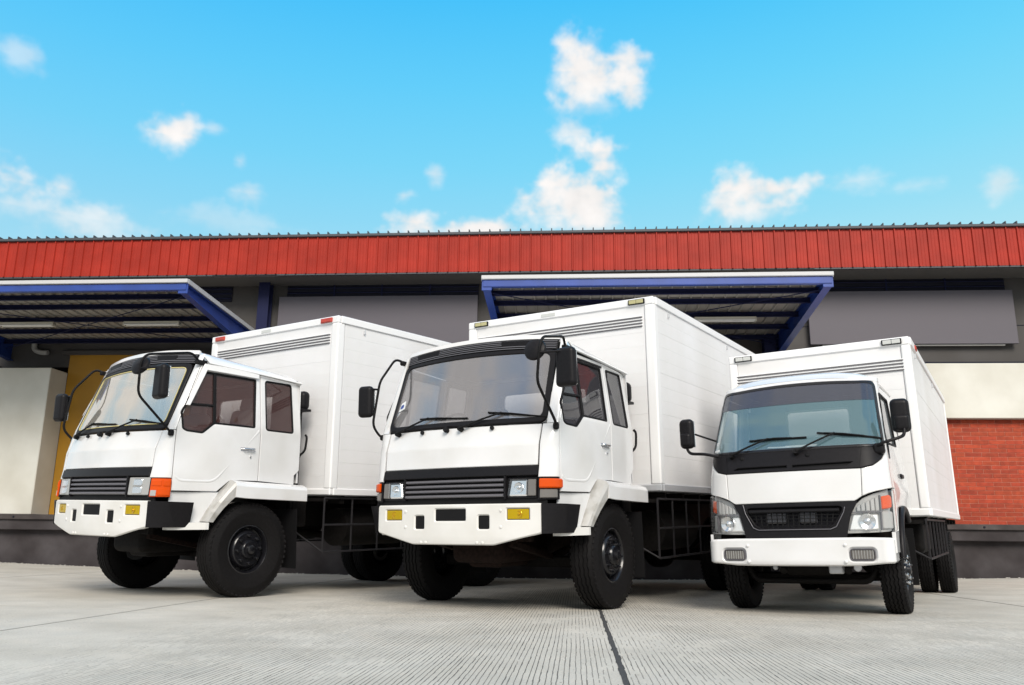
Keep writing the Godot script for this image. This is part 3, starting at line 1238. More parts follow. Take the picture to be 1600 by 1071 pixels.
# ---------------------------------------------------------------- cargo box
func cargo_box(truck: Node3D, hw: float, y0: float, y1: float, z0: float, z1: float, kind: String) -> void:
	var core := MB.new()
	core.box(Vector3(0, (y0 + y1) * 0.5, (z0 + z1) * 0.5), Vector3(2 * hw - 0.05, y1 - y0 - 0.02, z0 - z1 - 0.05), 0.004)
	var o := part("cargo_box", core, M.panel, truck)
	var post := 0.1 if kind == "small" else 0.125
	var top := 0.095
	var low := 0.075
	# rails
	for e in [[y1 - top, y1, "top_rail"], [y0 - 0.006, y0 + low, "bottom_rail"]]:
		var yc: float = (e[0] + e[1]) * 0.5
		var hh: float = e[1] - e[0]
		var m: Material = M.silver_rail if (e[2] == "bottom_rail" and kind == "middle") else M.rail
		var mb := MB.new()
		mb.box(Vector3(0, yc, z0 - 0.012), Vector3(2 * hw, hh, 0.05), 0.012)
		part(e[2], mb, m, o)
		for s: float in [-1.0, 1.0]:
			mb = MB.new()
			mb.box(Vector3(s * (hw - 0.012), yc, (z0 + z1) * 0.5 - 0.014), Vector3(0.05, hh, z0 - z1 - 0.055), 0.008)
			part(e[2], mb, m, o)
	# corner posts, round outside
	for s: float in [-1.0, 1.0]:
		var mb := MB.new()
		mb.rbox(Vector3(s * (hw - post * 0.5 + 0.002), (y0 + y1 - top + low) * 0.5, z0 - post * 0.5 + 0.012), Vector3(post, y1 - y0 - top - low + 0.01, post), 0.022)
		part("corner_post", mb, M.rail, o)
		mb = MB.new()
		mb.box(Vector3(s * (hw - 0.04), (y0 + y1 - top + low) * 0.5, z1 + 0.05), Vector3(0.09, y1 - y0 - top - low + 0.01, 0.09), 0.012)
		part("corner_post", mb, M.rail, o)
	# planks on the front and the sides
	var py0 := y0 + low
	var py1 := y1 - top
	var n := 13 if kind != "small" else 11
	var ph := (py1 - py0) / n
	var fm := MB.new()
	fm.box(Vector3.ZERO, Vector3(2 * hw - 2 * post - 0.004, ph - 0.0002, 0.03), 0.0009)
	var fmesh := fm.mesh()
	var sl := z0 - z1 - post - 0.14
	var sm := MB.new()
	sm.box(Vector3.ZERO, Vector3(0.03, ph - 0.0002, sl), 0.0011)
	var smesh := sm.mesh()
	for k in n:
		var y := py0 + (k + 0.5) * ph
		var p := part("plank", fmesh, M.panel, o)
		p.position = Vector3(0, y, z0 - 0.02 + rng.randf_range(-0.0008, 0.0008))
		for s: float in [-1.0, 1.0]:
			p = part("plank", smesh, M.panel, o)
			p.position = Vector3(s * (hw - 0.021 + rng.randf_range(-0.0008, 0.0008)), y, z0 - post - sl * 0.5 + 0.008)
	# vent slits under the top rail
	var vy := y1 - (0.235 if kind != "small" else 0.26)
	for k in 4:
		var mb := MB.new()
		mb.box(Vector3(0.0, vy - k * 0.036, z0 + 0.0), Vector3(2 * hw - 2 * post - 0.06 if kind != "small" else 1.84, 0.0085, 0.02), 0.0)
		var v := part("vent_slit", mb, M.trim_grey, o)
		mb = MB.new()
		mb.box(Vector3(0.0, vy - k * 0.036 + 0.012, z0 + 0.002), Vector3(2 * hw - 2 * post - 0.05 if kind != "small" else 1.85, 0.013, 0.022), 0.004)
		part("hood", mb, M.rail, v)
	# clearance lamps at the top corners
	for s: float in [-1.0, 1.0]:
		var mb := MB.new()
		var lx: float = s * (hw - (0.21 if kind != "small" else 0.18))
		mb.box(Vector3(lx, y1 - 0.048, z0 + 0.02), Vector3(0.205, 0.06, 0.03), 0.004)
		var l := part("clearance_lamp", mb, M.rubber if kind != "left" else M.red_lens, o)
		for e: float in [-1.0, 1.0]:
			mb = MB.new()
			mb.box(Vector3(lx + e * 0.046, y1 - 0.048, z0 + 0.034), Vector3(0.088, 0.046, 0.012), 0.004)
			part("lens", mb, M.clear_lamp if kind == "small" else M.amber_dull if kind == "middle" else M.red_lens, l)
	if kind != "small":
		var mb := MB.new()
		mb.box(Vector3(-0.1, y1 - 0.05, z0 + 0.015), Vector3(0.2, 0.04, 0.004), 0.001)
		part("plate", mb, M.clear_lamp, o)
	if kind == "small":
		var mb := MB.new()
		mb.box(Vector3(hw + 0.016, y1 - 0.05, z0 - 0.5), Vector3(0.02, 0.05, 0.16), 0.006)
		part("side_lamp", mb, M.red_lens, o)
	for s: float in [-1.0, 1.0]:
		for e in [0.45, 2.8]:
			var mb := MB.new()
			mb.box(Vector3(s * (hw + 0.004), y1 - 0.15, z0 - e), Vector3(0.024, 0.055, 0.025), 0.004)
			part("latch", mb, M.silver_rail, o)


func side_guard(truck: Node3D, x: float, z0: float, z1: float, y0: float, y1: float, step: float, mid: bool) -> void:
	var g := Node3D.new()
	g.name = "side_guard"
	truck.add_child(g, true)
	for y in ([y0, (y0 + y1) * 0.5, y1] if mid else [y0, y1]):
		var mb := MB.new()
		mb.box(Vector3(x, y, (z0 + z1) * 0.5), Vector3(0.022, 0.022, z0 - z1), 0.003)
		part("rail", mb, M.guard, g)
	var n := int(round((z0 - z1) / step))
	for k in n + 1:
		var mb := MB.new()
		mb.box(Vector3(x - signf(x) * 0.004, (y0 + y1) * 0.5, lerpf(z0, z1, float(k) / n)), Vector3(0.02, y1 - y0, 0.02), 0.003)
		part("bar", mb, M.guard, g)
	var mb := MB.new()
	mb.tube([Vector3(x - signf(x) * 0.42, y0 + 0.25, z0 + 0.12), Vector3(x, y0, z0)], 0.011, 6)
	part("brace", mb, M.guard, g)
	mb = MB.new()
	mb.box(Vector3(x - signf(x) * 0.3, y1 - 0.02, z0 - 0.03), Vector3(0.6, 0.04, 0.04))
	part("bracket", mb, M.chassis, g)
	mb = MB.new()
	mb.box(Vector3(x - signf(x) * 0.3, y1 - 0.02, z1 + 0.03), Vector3(0.6, 0.04, 0.04))
	part("bracket", mb, M.chassis, g)


# ---------------------------------------------------------------- big forward-control truck
func zf(y: float) -> float:
	return pw([0.6, -0.09, 1.04, -0.095, 1.3, -0.115, 1.385, -0.135, 1.59, -0.155, 1.79, -0.225, 2.15, -0.36, 2.53, -0.505, 2.66, -0.556, 2.8, -0.62], y)


func big_front(p: Vector2) -> Vector3:
	var q := clampf(p.x / 0.95, -1.1, 1.1)
	var up := clampf((p.y - 2.3) / 0.3, 0.0, 1.0) * 0.04
	var b := lerpf(0.085, 0.12, clampf((p.y - 1.4) / 0.4, 0.0, 1.0))
	return Vector3(p.x, p.y + up * (1.0 - q * q), zf(p.y) + b * (1.0 - q * q))


func big_xs(y: float) -> float:
	return 1.068 - 0.05 * clampf((y - 1.85) / 0.65, 0.0, 1.0)


func big_zs(y: float) -> float:
	return -0.272 if y < 1.82 else -0.272 - (y - 1.82) * 0.37


func big_side(p: Vector2, s: float) -> Vector3:        # p = (z, y)
	var t := clampf((-p.x - 0.26) / 0.75, 0.0, 1.0)
	var k := lerpf(0.055, 0.02, clampf((p.y - 1.85) / 0.6, 0.0, 1.0))
	var x := big_xs(p.y) + k * sin(t * PI * 0.5) - 0.02 * maxf(0.0, (-p.x - 1.2) / 0.7)
	return Vector3(s * x, p.y, p.x)


func big_corner(p: Vector2, s: float) -> Vector3:      # p = (0..1 round the corner, y)
	var a := p.x * PI * 0.5
	var x0 := 0.915 if p.y < 1.7905 else 0.957
	var f := big_front(Vector2(x0, p.y))
	return Vector3(s * (x0 + (big_xs(p.y) - x0) * sin(a)), f.y, f.z - (f.z - big_zs(p.y)) * (1.0 - cos(a)))


func big_roof(p: Vector2) -> Vector3:                   # p = (x, 0..1 from front to back)
	var q := minf(absf(p.x) / 1.045, 0.9999)
	var zfr := big_front(Vector2(p.x, 2.703)).z + 0.006
	var z := lerpf(zfr - 0.002, -1.93, p.y)
	var yd := lerpf(2.565, 2.488, clampf((-z - 0.5) / 1.4, 0.0, 1.0))
	var h := lerpf(0.2, 0.135, clampf((-z - 0.5) / 1.4, 0.0, 1.0))
	var y := yd + h * pow(1.0 - pow(q, 4.0), 0.5)
	var e := clampf(1.0 - p.y / 0.09, 0.0, 1.0)
	var e2 := clampf((p.y - 0.94) / 0.06, 0.0, 1.0)
	return Vector3(p.x, y - 0.022 * e * e - 0.03 * e2 * e2, z)


func sweep_x(f: Callable, x0: float, x1: float, yc: float, sec: Array, n := 14) -> MB:   # a section (dy, dz) carried along x over a front
	var mb := MB.new()
	for k in sec.size():
		var a: Vector2 = sec[k]
		var b: Vector2 = sec[(k + 1) % sec.size()]
		var rows := []
		for i in 2:
			var line := PackedVector3Array()
			for j in n + 1:
				var x := lerpf(x0, x1, float(j) / n)
				var p: Vector3 = f.call(Vector2(x, yc))
				var s: Vector2 = a if i == 0 else b
				line.append(p + Vector3(0, s.x, s.y))
			rows.append(line)
		mb.grid(rows, false, true)
	for e in [x0, x1]:
		var p: Vector3 = f.call(Vector2(e, yc))
		for k in range(1, sec.size() - 1):
			var q := [p + Vector3(0, sec[0].x, sec[0].y), p + Vector3(0, sec[k].x, sec[k].y), p + Vector3(0, sec[k + 1].x, sec[k + 1].y)]
			if e == x0:
				mb.tri(q[0], q[1], q[2])
			else:
				mb.tri(q[0], q[2], q[1])
	return mb


func wiper(parent: Node3D, f: Callable, pivot: Vector2, elbow: Vector2, tip: Vector2, from: float) -> void:
	var o := Node3D.new()
	o.name = "wiper"
	parent.add_child(o, true)
	var on := func(p: Vector2, d: float) -> Vector3:
		var q: Vector3 = f.call(p)
		return q + MB.nrm(f, p, 1.0) * d
	var mb := MB.new()
	mb.tube([on.call(pivot, 0.0), on.call(pivot, 0.05)], 0.026, 10)
	mb.bar(on.call(pivot, 0.045), on.call(pivot.lerp(elbow, 0.25), 0.04), 0.034, 0.022, 0.006)
	part("pivot", mb, M.rubber, o)
	mb = MB.new()
	mb.tube([on.call(pivot, 0.046), on.call(pivot.lerp(elbow, 0.5), 0.045), on.call(elbow, 0.038)], 0.0095, 6)
	part("arm", mb, M.rubber, o)
	mb = MB.new()
	var pts := []
	for k in 9:
		var t := lerpf(from, 1.0, k / 8.0)
		pts.append(on.call(elbow.lerp(tip, t), 0.014))
	mb.tube(pts, 0.0095, 6)
	var pts2 := []
	for k in 5:
		pts2.append(on.call(elbow.lerp(tip, lerpf(from * 0.6, 0.62, k / 4.0)), 0.034 - 0.012 * absf(k - 2) / 2.0))
	mb.tube(pts2, 0.007, 6)
	part("blade", mb, M.rubber, o)


func big_truck(at: Transform3D, kind: String, label: String, hw: float, by0: float, by1: float, bz1: float) -> void:
	rng.seed = 300 if kind == "left" else 301
	var t := thing("box_truck", label, "truck", at, "white box trucks parked in the yard")
	var F := func(p: Vector2) -> Vector3: return big_front(p)
	var mb: MB
	# ---- front
	var hood := MB.new()
	hood.panel(rounded(V2([-0.905, 1.393, 0.905, 1.393, 0.912, 1.786, -0.912, 1.786]), 0.012), [], F, Vector2(0.1, 0.08), 0.03, 0.006, 0.0, 1.0, [1.575, 1.605])
	part("hood", hood, M.paint, t)
	mb = MB.new()
	mb.panel(V2([-0.914, 1.298, 0.914, 1.298, 0.914, 1.386, -0.914, 1.386]), [], F, Vector2(0.1, 0.05), 0.03, 0.005, 0.008)
	part("hood_trim", mb, M.black_plastic, t)
	mb = MB.new()
	mb.panel(V2([-1.0, 1.0, 1.0, 1.0, 1.0, 1.31, -1.0, 1.31]), [], F, Vector2(0.1, 0.2), 0.02, 0.0, -0.035)
	part("grille_panel", mb, M.rubber, t)
	var grille := Node3D.new()
	grille.name = "grille"
	t.add_child(grille, true)
	for k in 4:
		part("bar", sweep_x(F, -0.578, 0.578, 1.118 + k * 0.0475, [Vector2(-0.013, -0.03), Vector2(-0.013, -0.008), Vector2(-0.004, 0.006), Vector2(0.006, 0.006), Vector2(0.015, -0.006), Vector2(0.015, -0.03)]), M.grille_grey, grille)
	for s: float in [-1.0, 1.0]:
		mb = MB.new()
		var gq := big_front(Vector2(0.592, 1.19))
		mb.box(Vector3(s * gq.x, 1.19, gq.z - 0.01), Vector3(0.018, 0.215, 0.035), 0.003)
		part("frame", mb, M.black_plastic, grille)
	# corners and pillars
	for s: float in [-1.0, 1.0]:
		var C := func(p: Vector2) -> Vector3: return big_corner(p, s)
		mb = MB.new()
		mb.panel(V2([0.035, 1.282, 0.985, 1.282, 0.985, 1.786, 0.035, 1.786]), [], C, Vector2(0.1, 0.1), 0.02, 0.004, 0.0, s)
		part("corner_panel", mb, M.paint, t)
		mb = MB.new()
		mb.panel(V2([0.0, 1.794, 0.985, 1.794, 0.985, 2.655, 0.0, 2.655]), [], C, Vector2(0.15, 0.08), 0.03, 0.0, 0.0, s)
		part("windscreen_pillar", mb, M.paint, t)
		# lamps round the corner
		mb = MB.new()
		mb.panel(rounded(V2([0.02, 1.075, 1.0, 1.075, 1.0, 1.278, 0.02, 1.278]), 0.01), [], C, Vector2(0.12, 0.1), 0.05, 0.004, -0.01, s)
		var cl := part("corner_lamp", mb, M.black_plastic, t)
		mb = MB.new()
		if kind == "left":
			mb.panel(rounded(V2([0.2, 1.082, 0.97, 1.082, 0.97, 1.272, 0.2, 1.272]), 0.012), [], C, Vector2(0.1, 0.1), 0.02, 0.006, 0.012, s)
			var ol := part("orange_lens", mb, M.orange, cl)
			for q in [[0.25, 1.19, 0.62, 1.255], [0.68, 1.19, 0.93, 1.255], [0.5, 1.095, 0.93, 1.17]]:
				mb = MB.new()
				mb.panel(rr(q[0], q[1], q[2], q[3], 0.012), [], C, Vector2(0.1, 0.1), 0.01, 0.008, 0.018, s)
				part("lens_cell", mb, M.orange, ol)
			mb = MB.new()
			mb.panel(rounded(V2([0.24, 1.09, 0.46, 1.09, 0.46, 1.15, 0.24, 1.15]), 0.01), [], C, Vector2(0.1, 0.1), 0.01, 0.004, 0.017, s)
			part("clear_lens", mb, M.lamp_grey, cl)
		else:
			mb.panel(rounded(V2([0.1, 1.178, 1.03, 1.178, 1.03, 1.266, 0.1, 1.266]), 0.016), [], C, Vector2(0.1, 0.1), 0.02, 0.012, 0.022, s)
			part("orange_lens", mb, M.orange, cl)
			mb = MB.new()
			mb.panel(rounded(V2([0.12, 1.09, 0.8, 1.09, 0.8, 1.168, 0.12, 1.168]), 0.01), [], C, Vector2(0.1, 0.1), 0.02, 0.006, 0.006, s)
			part("clear_lens", mb, M.lamp_smoke, cl)
		# headlamps
		var x0 := minf(s * 0.612, s * (0.93 if kind == "left" else 0.905))
		var x1 := maxf(s * 0.612, s * (0.93 if kind == "left" else 0.905))
		mb = MB.new()
		var hy0 := 1.102
		var hy1 := 1.285
		if kind == "left":
			mb.panel(rounded(V2([x0, hy0, x1, hy0, x1, hy1, x0, hy1]), 0.01), [], F, Vector2(0.06, 0.1), 0.05, 0.005, -0.006)
			var hl := part("headlamp", mb, M.lamp_grey, t)
			for k in 2:
				var yc := 1.15 + k * 0.083
				var xa: float = s * 0.76
				mb = MB.new()
				mb.panel(rr(xa - 0.068, yc - 0.036, xa + 0.068, yc + 0.036, 0.018), [], F, Vector2(0.04, 0.04), 0.02, 0.006, 0.004)
				part("reflector", mb, M.reflector, hl)
				mb = MB.new()
				mb.panel(rr(xa - 0.07, yc - 0.038, xa + 0.07, yc + 0.038, 0.018), [], F, Vector2(0.02, 0.04), 0.012, 0.005, 0.02)
				part("lens", mb, M.lens, hl)
		else:
			hy0 = 1.112
			hy1 = 1.262
			mb.panel(rounded(V2([x0, hy0 - 0.02, x1, hy0 - 0.02, x1, hy1 + 0.02, x0, hy1 + 0.02]), 0.01), [], F, Vector2(0.06, 0.1), 0.05, 0.005, -0.02)
			var hl := part("headlamp", mb, M.black_plastic, t)
			var xi: float = s * 0.64
			var xm: float = s * 0.815
			mb = MB.new()
			mb.panel(rounded(V2([xi - s * 0.012, hy0, xm, hy0, xm, hy1, xi + s * 0.012, hy1]), 0.016), [], F, Vector2(0.03, 0.04), 0.02, 0.012, -0.008)
			part("reflector", mb, M.reflector, hl)
			var bc := big_front(Vector2((xi + xm) * 0.5, (hy0 + hy1) * 0.5))
			mb = MB.new()
			mb.lathe([Vector2(0.05, 0.0), Vector2(0.046, 0.006), Vector2(0.03, 0.0), Vector2(0.018, 0.0), Vector2(0.014, 0.016), Vector2(0.0, 0.02)], bc + Vector3(0, 0, -0.006), Vector3.BACK, 20)
			part("bulb", mb, M.reflector, hl)
			mb = MB.new()
			mb.panel(rounded(V2([xi - s * 0.016, hy0 - 0.004, xm + s * 0.004, hy0 - 0.004, xm + s * 0.004, hy1 + 0.004, xi + s * 0.008, hy1 + 0.004]), 0.016), [], F, Vector2(0.03, 0.04), 0.016, 0.006, 0.014)
			part("lens", mb, M.lens, hl)
			mb = MB.new()
			var xo: float = s * 0.9
			mb.panel(rounded(V2([xm + s * 0.008, hy0, xo, hy0, xo, hy1, xm + s * 0.008, hy1]), 0.008), [], F, Vector2(0.03, 0.06), 0.016, 0.005, 0.0)
			part("side_lens", mb, M.lamp_smoke, hl)
	# ---- windscreen and the louvred band over it
	var gl := rr(-0.905, 1.84, 0.905, 2.515, 0.085, 6)
	gl = rounded(V2([-0.915, 1.838, 0.915, 1.838, 0.893, 2.515, -0.893, 2.515]), 0.085, 6)
	mb = MB.new()
	mb.panel(gl, [], F, Vector2(0.09, 0.09), 0.005, 0.0, 0.004)
	var ws := part("windscreen", mb, M.windscreen_milky if kind == "left" else M.windscreen, t)
	mb = MB.new()
	mb.panel(rounded(V2([-0.956, 1.796, 0.956, 1.796, 0.938, 2.548, -0.938, 2.548]), 0.09, 6), [MB.inset(MB.ccw(gl), 0.012)], F, Vector2(0.09, 0.09), 0.03, 0.008, 0.014)
	part("rubber_seal", mb, M.black_plastic, ws)
	if kind == "left":
		mb = MB.new()
		mb.panel(MB.inset(MB.ccw(gl), 0.014), [MB.inset(MB.ccw(gl), 0.021)], F, Vector2(0.09, 0.09), 0.006, 0.0, 0.012)
		part("yellow_trim", mb, M.yellow_trim, ws)
	else:
		mb = MB.new()
		mb.panel(rounded(V2([-0.875, 2.02, -0.79, 2.05, -0.8, 2.14, -0.86, 2.11]), 0.012), [], F, Vector2(0.09, 0.09), 0.002, 0.0, 0.007)
		part("sticker", mb, M.paper, ws)
		mb = MB.new()
		mb.panel(rounded(V2([-0.862, 2.045, -0.81, 2.063, -0.815, 2.105, -0.855, 2.09]), 0.016), [], F, Vector2(0.09, 0.09), 0.001, 0.0, 0.0085)
		part("sticker", mb, M.blue_steel, ws)
	mb = MB.new()
	mb.panel(V2([-0.94, 2.55, 0.94, 2.55, 0.935, 2.654, -0.935, 2.654]), [], F, Vector2(0.09, 0.06), 0.02, 0.0, -0.006)
	var band := part("louvre_band", mb, M.rubber, t)
	for k in 5:
		part("louvre", sweep_x(F, -0.925, 0.925, 2.564 + k * 0.0195, [Vector2(-0.0045, -0.006), Vector2(-0.0045, 0.012), Vector2(0.003, 0.012), Vector2(0.0045, -0.006)]), M.grille_grey, band)
	for x: float in [-0.62, 0.5]:
		part("louvre_cover", sweep_x(F, x - 0.16, x + 0.16, 2.612, [Vector2(-0.028, -0.004), Vector2(-0.028, 0.016), Vector2(0.028, 0.016), Vector2(0.028, -0.004)], 6), M.black_plastic, band)
	# roof
	mb = MB.new()
	mb.panel(V2([-0.945, 2.658, 0.945, 2.658, 0.93, 2.703, -0.93, 2.703]), [], F, Vector2(0.06, 0.03), 0.03, 0.0, 0.006)
	part("roof_lip", mb, M.paint, t)
	mb = MB.new()
	mb.panel(V2([-1.044, 0.0, 1.044, 0.0, 1.044, 1.0, -1.044, 1.0]), [], func(p: Vector2) -> Vector3: return big_roof(p), Vector2(0.06, 0.045), 0.02, 0.0, 0.0, 1.0)
	part("roof", mb, M.paint, t)
	for s: float in [-1.0, 1.0]:
		mb = MB.new()
		mb.tube([Vector3(s * 1.035, 2.63, -0.56), Vector3(s * 1.055, 2.56, -0.62), Vector3(s * 1.062, 2.53, -1.2), Vector3(s * 1.062, 2.486, -1.93)], 0.011, 6)
		part("drip_rail", mb, M.rail, t)
	# rear wall of the cab
	mb = MB.new()
	var rw := rr(-0.55, 1.95, 0.55, 2.36, 0.05)
	mb.panel(V2([-1.09, 1.27, 1.09, 1.27, 1.05, 2.5, 0.7, 2.6, -0.7, 2.6, -1.05, 2.5]), [rw], func(p: Vector2) -> Vector3: return Vector3(-p.x, p.y, -1.93), Vector2(0.3, 0.3), 0.02, 0.0, 0.0)
	var rwall := part("cab_back", mb, M.paint, t)
	mb = MB.new()
	mb.panel(rw, [], func(p: Vector2) -> Vector3: return Vector3(-p.x, p.y, -1.925), Vector2(0.3, 0.3), 0.005, 0.0, 0.0)
	part("rear_window", mb, M.rear_glass, rwall)
	# ---- sides
	var tint: Material = M.glass_brown if kind == "left" else M.glass_grey
	for s: float in [-1.0, 1.0]:
		var S := func(p: Vector2) -> Vector3: return big_side(p, s)
		var sg: float = -s
		var win := rounded(V2([-0.318, 1.985, -0.338, 1.81, -0.385, 1.785, -0.57, 1.773, -0.705, 1.888, -1.24, 1.882, -1.266, 2.452, -0.572, 2.462]), 0.022)
		var dp := PackedVector2Array()
		for k in 9:
			var y := lerpf(1.15, 2.53, k / 8.0)
			dp.append(Vector2(big_zs(y) - 0.006, y))
		dp.append_array(V2([-1.322, 2.512, -1.322, 1.278, -0.985, 1.278, -0.93, 1.262, -0.79, 1.15]))
		mb = MB.new()
		mb.panel(dp, [win], S, Vector2(0.09, 0.09), 0.03, 0.004, 0.0, sg)
		var door := part("door", mb, M.paint, t)
		mb = MB.new()
		mb.panel(win, [], S, Vector2(0.1, 0.1), 0.005, 0.0, -0.014, sg)
		part("window", mb, tint, door)
		mb = MB.new()
		mb.panel(MB.inset(MB.ccw(win), -0.006), [MB.inset(MB.ccw(win), 0.016)], S, Vector2(0.1, 0.1), 0.02, 0.004, 0.004, sg)
		part("window_seal", mb, M.rubber, door)
		mb = MB.new()
		mb.panel(V2([-0.69, 1.885, -0.725, 1.885, -0.73, 2.455, -0.695, 2.455]), [], S, Vector2(0.1, 0.1), 0.02, 0.004, 0.004, sg)
		mb.panel(V2([-0.40, 2.07, -0.71, 2.078, -0.71, 2.102, -0.415, 2.094]), [], S, Vector2(0.1, 0.1), 0.02, 0.004, 0.003, sg)
		part("window_bar", mb, M.rubber, door)
		# pressed crease
		mb = MB.new()
		var path := []
		for q in bend([Vector3(-0.31, 1.30, 0), Vector3(-0.36, 1.256, 0), Vector3(-0.75, 1.256, 0), Vector3(-1.302, 1.85, 0)], 0.08):
			var w3 := big_side(Vector2(q.x, q.y), s)
			path.append(w3 - Vector3(s * 0.0235, 0, 0))
		mb.tube(path, 0.028, 20)
		part("pressed_crease", mb, M.paint, door)
		# handle
		var hp := big_side(Vector2(-1.16, 1.632), s)
		mb = MB.new()
		mb.tube(bend([hp + Vector3(0, 0, 0.085), hp + Vector3(s * 0.03, 0.0, 0.075), hp + Vector3(s * 0.03, -0.002, -0.075), hp + Vector3(0, 0, -0.085)], 0.02), 0.011, 8)
		mb.box(hp + Vector3(0, -0.004, 0), Vector3(0.006, 0.045, 0.2), 0.002)
		var hd := part("handle", mb, M.chrome, door)
		mb = MB.new()
		mb.lathe([Vector2(0.014, 0), Vector2(0.012, 0.012), Vector2(0, 0.012)], hp + Vector3(0, -0.085, -0.035), Vector3(s, 0, 0), 12)
		part("keyhole", mb, M.chrome, door)
		if kind == "left":
			mb = MB.new()
			mb.panel(V2([-0.355, 2.06, -0.402, 2.06, -0.60, 2.475, -1.29, 2.462, -1.29, 2.53, -0.565, 2.545]), [], S, Vector2(0.1, 0.1), 0.012, 0.004, 0.03, sg)
			part("rain_visor", mb, M.rail, door)
		else:
			mb = MB.new()
			mb.panel(V2([-0.56, 2.47, -1.29, 2.458, -1.29, 2.478, -0.555, 2.49]), [], S, Vector2(0.1, 0.1), 0.012, 0.002, 0.012, sg)
			part("rain_visor", mb, M.black_plastic, door)
		# quarter panel
		var qw := rounded(V2([-1.402, 1.868, -1.81, 1.862, -1.797, 2.455, -1.402, 2.457]), 0.035)
		mb = MB.new()
		mb.panel(V2([-1.334, 1.278, -1.334, 2.514, -1.93, 2.484, -1.93, 1.42, -1.86, 1.36, -1.86, 1.25]), [qw], S, Vector2(0.1, 0.1), 0.03, 0.004, 0.0, sg)
		var qp := part("quarter_panel", mb, M.paint, t)
		mb = MB.new()
		mb.panel(qw, [], S, Vector2(0.1, 0.1), 0.005, 0.0, -0.008, sg)
		part("window", mb, tint, qp)
		mb = MB.new()
		mb.panel(MB.inset(MB.ccw(qw), -0.008), [MB.inset(MB.ccw(qw), 0.012)], S, Vector2(0.1, 0.1), 0.02, 0.005, 0.005, sg)
		part("window_seal", mb, M.rubber, qp)
		# sill, ledge and mudguard
		mb = MB.new()
		mb.panel(V2([-0.28, 0.815, -0.66, 0.815, -0.83, 1.142, -0.28, 1.142]), [], func(p: Vector2) -> Vector3: return big_side(p, s) - Vector3(s * (0.035 - 0.02 * clampf((-p.x - 0.5) / 0.2, 0.0, 1.0)), 0, 0), Vector2(0.1, 0.1), 0.02, 0.006, 0.0, sg)
		var sill := part("sill_panel", mb, M.paint, t)
		mb = MB.new()
		var flap := rr(-0.53, 0.86, -0.33, 1.03, 0.015)
		mb.panel(flap, [MB.inset(MB.ccw(flap), 0.005)], func(p: Vector2) -> Vector3: return big_side(p, s) - Vector3(s * 0.033, 0, 0), Vector2(0.1, 0.1), 0.004, 0.0, 0.0, sg)
		part("filler_flap", mb, M.lamp_grey, sill)
		mb = MB.new()
		var lg := [Vector2(s * 0.98, -0.27), Vector2(s * 1.06, -0.275), Vector2(s * 1.158, -0.66), Vector2(s * 1.158, -0.7), Vector2(s * 0.98, -0.7)]
		for k in lg.size():
			var a: Vector2 = lg[k]
			var b: Vector2 = lg[(k + 1) % lg.size()]
			var q := [Vector3(a.x, 0.745, a.y), Vector3(b.x, 0.745, b.y), Vector3(b.x, 0.82, b.y), Vector3(a.x, 0.82, a.y)]
			if s > 0:
				mb.quad(q[0], q[1], q[2], q[3])
			else:
				mb.quad(q[3], q[2], q[1], q[0])
		for y: float in [0.745, 0.82]:
			for k in range(1, lg.size() - 1):
				mb.tri(Vector3(lg[0].x, y, lg[0].y), Vector3(lg[k].x, y, lg[k].y), Vector3(lg[k + 1].x, y, lg[k + 1].y))
		part("step_ledge", mb, M.bumper_white, t)
		# mudguard: level part and slanting part
		var sec := [Vector2(1.085, 1.285), Vector2(1.16, 1.28), Vector2(1.225, 1.255), Vector2(1.246, 1.22), Vector2(1.247, 1.095), Vector2(1.235, 1.09), Vector2(1.06, 1.15)]
		mb = MB.new()
		var zrow := [-0.955, -1.1, -1.5, -1.958]
		for k in sec.size() - 1:
			for j in zrow.size() - 1:
				var a: Vector2 = sec[k]
				var b: Vector2 = sec[k + 1]
				var dy: float = -0.012 * j
				var dy2: float = -0.012 * (j + 1)
				var q := [Vector3(s * a.x, a.y + dy, zrow[j]), Vector3(s * b.x, b.y + dy, zrow[j]), Vector3(s * b.x, b.y + dy2, zrow[j + 1]), Vector3(s * a.x, a.y + dy2, zrow[j + 1])]
				if s < 0:
					mb.quad(q[0], q[1], q[2], q[3])
				else:
					mb.quad(q[3], q[2], q[1], q[0])
		for e in [[zrow[0], 0.0], [zrow[3], -0.036]]:
			for k in range(1, sec.size() - 1):
				mb.tri(Vector3(s * sec[0].x, sec[0].y + e[1], e[0]), Vector3(s * sec[k].x, sec[k].y + e[1], e[0]), Vector3(s * sec[k + 1].x, sec[k + 1].y + e[1], e[0]))
		part("mudguard", mb, M.paint, t)
		mb = MB.new()
		var tops := [Vector3(1.085, 1.285, -0.955), Vector3(1.16, 1.28, -0.955), Vector3(1.225, 1.255, -0.955), Vector3(1.246, 1.22, -0.957), Vector3(1.24, 1.12, -0.985), Vector3(1.0, 1.12, -0.985)]
		var bots := [Vector3(1.055, 0.83, -0.625), Vector3(1.1, 0.83, -0.632), Vector3(1.15, 0.828, -0.655), Vector3(1.165, 0.825, -0.685), Vector3(1.165, 0.82, -0.745), Vector3(1.0, 0.82, -0.745)]
		for k in tops.size() - 1:
			var line := []
			for j in 5:
				var u := j / 4.0
				var p1: Vector3 = tops[k].lerp(bots[k], u)
				var p2: Vector3 = tops[k + 1].lerp(bots[k + 1], u)
				p1.z += 0.025 * sin(u * PI)
				p2.z += 0.025 * sin(u * PI)
				line.append([Vector3(s * p1.x, p1.y, p1.z), Vector3(s * p2.x, p2.y, p2.z)])
			for j in 4:
				if s > 0:
					mb.quad(line[j + 1][0], line[j + 1][1], line[j][1], line[j][0])
				else:
					mb.quad(line[j][0], line[j][1], line[j + 1][1], line[j + 1][0])
		part("mudguard_front", mb, M.fender_grey, t)
		# inside of the wheel arch and mud flap
		mb = MB.new()
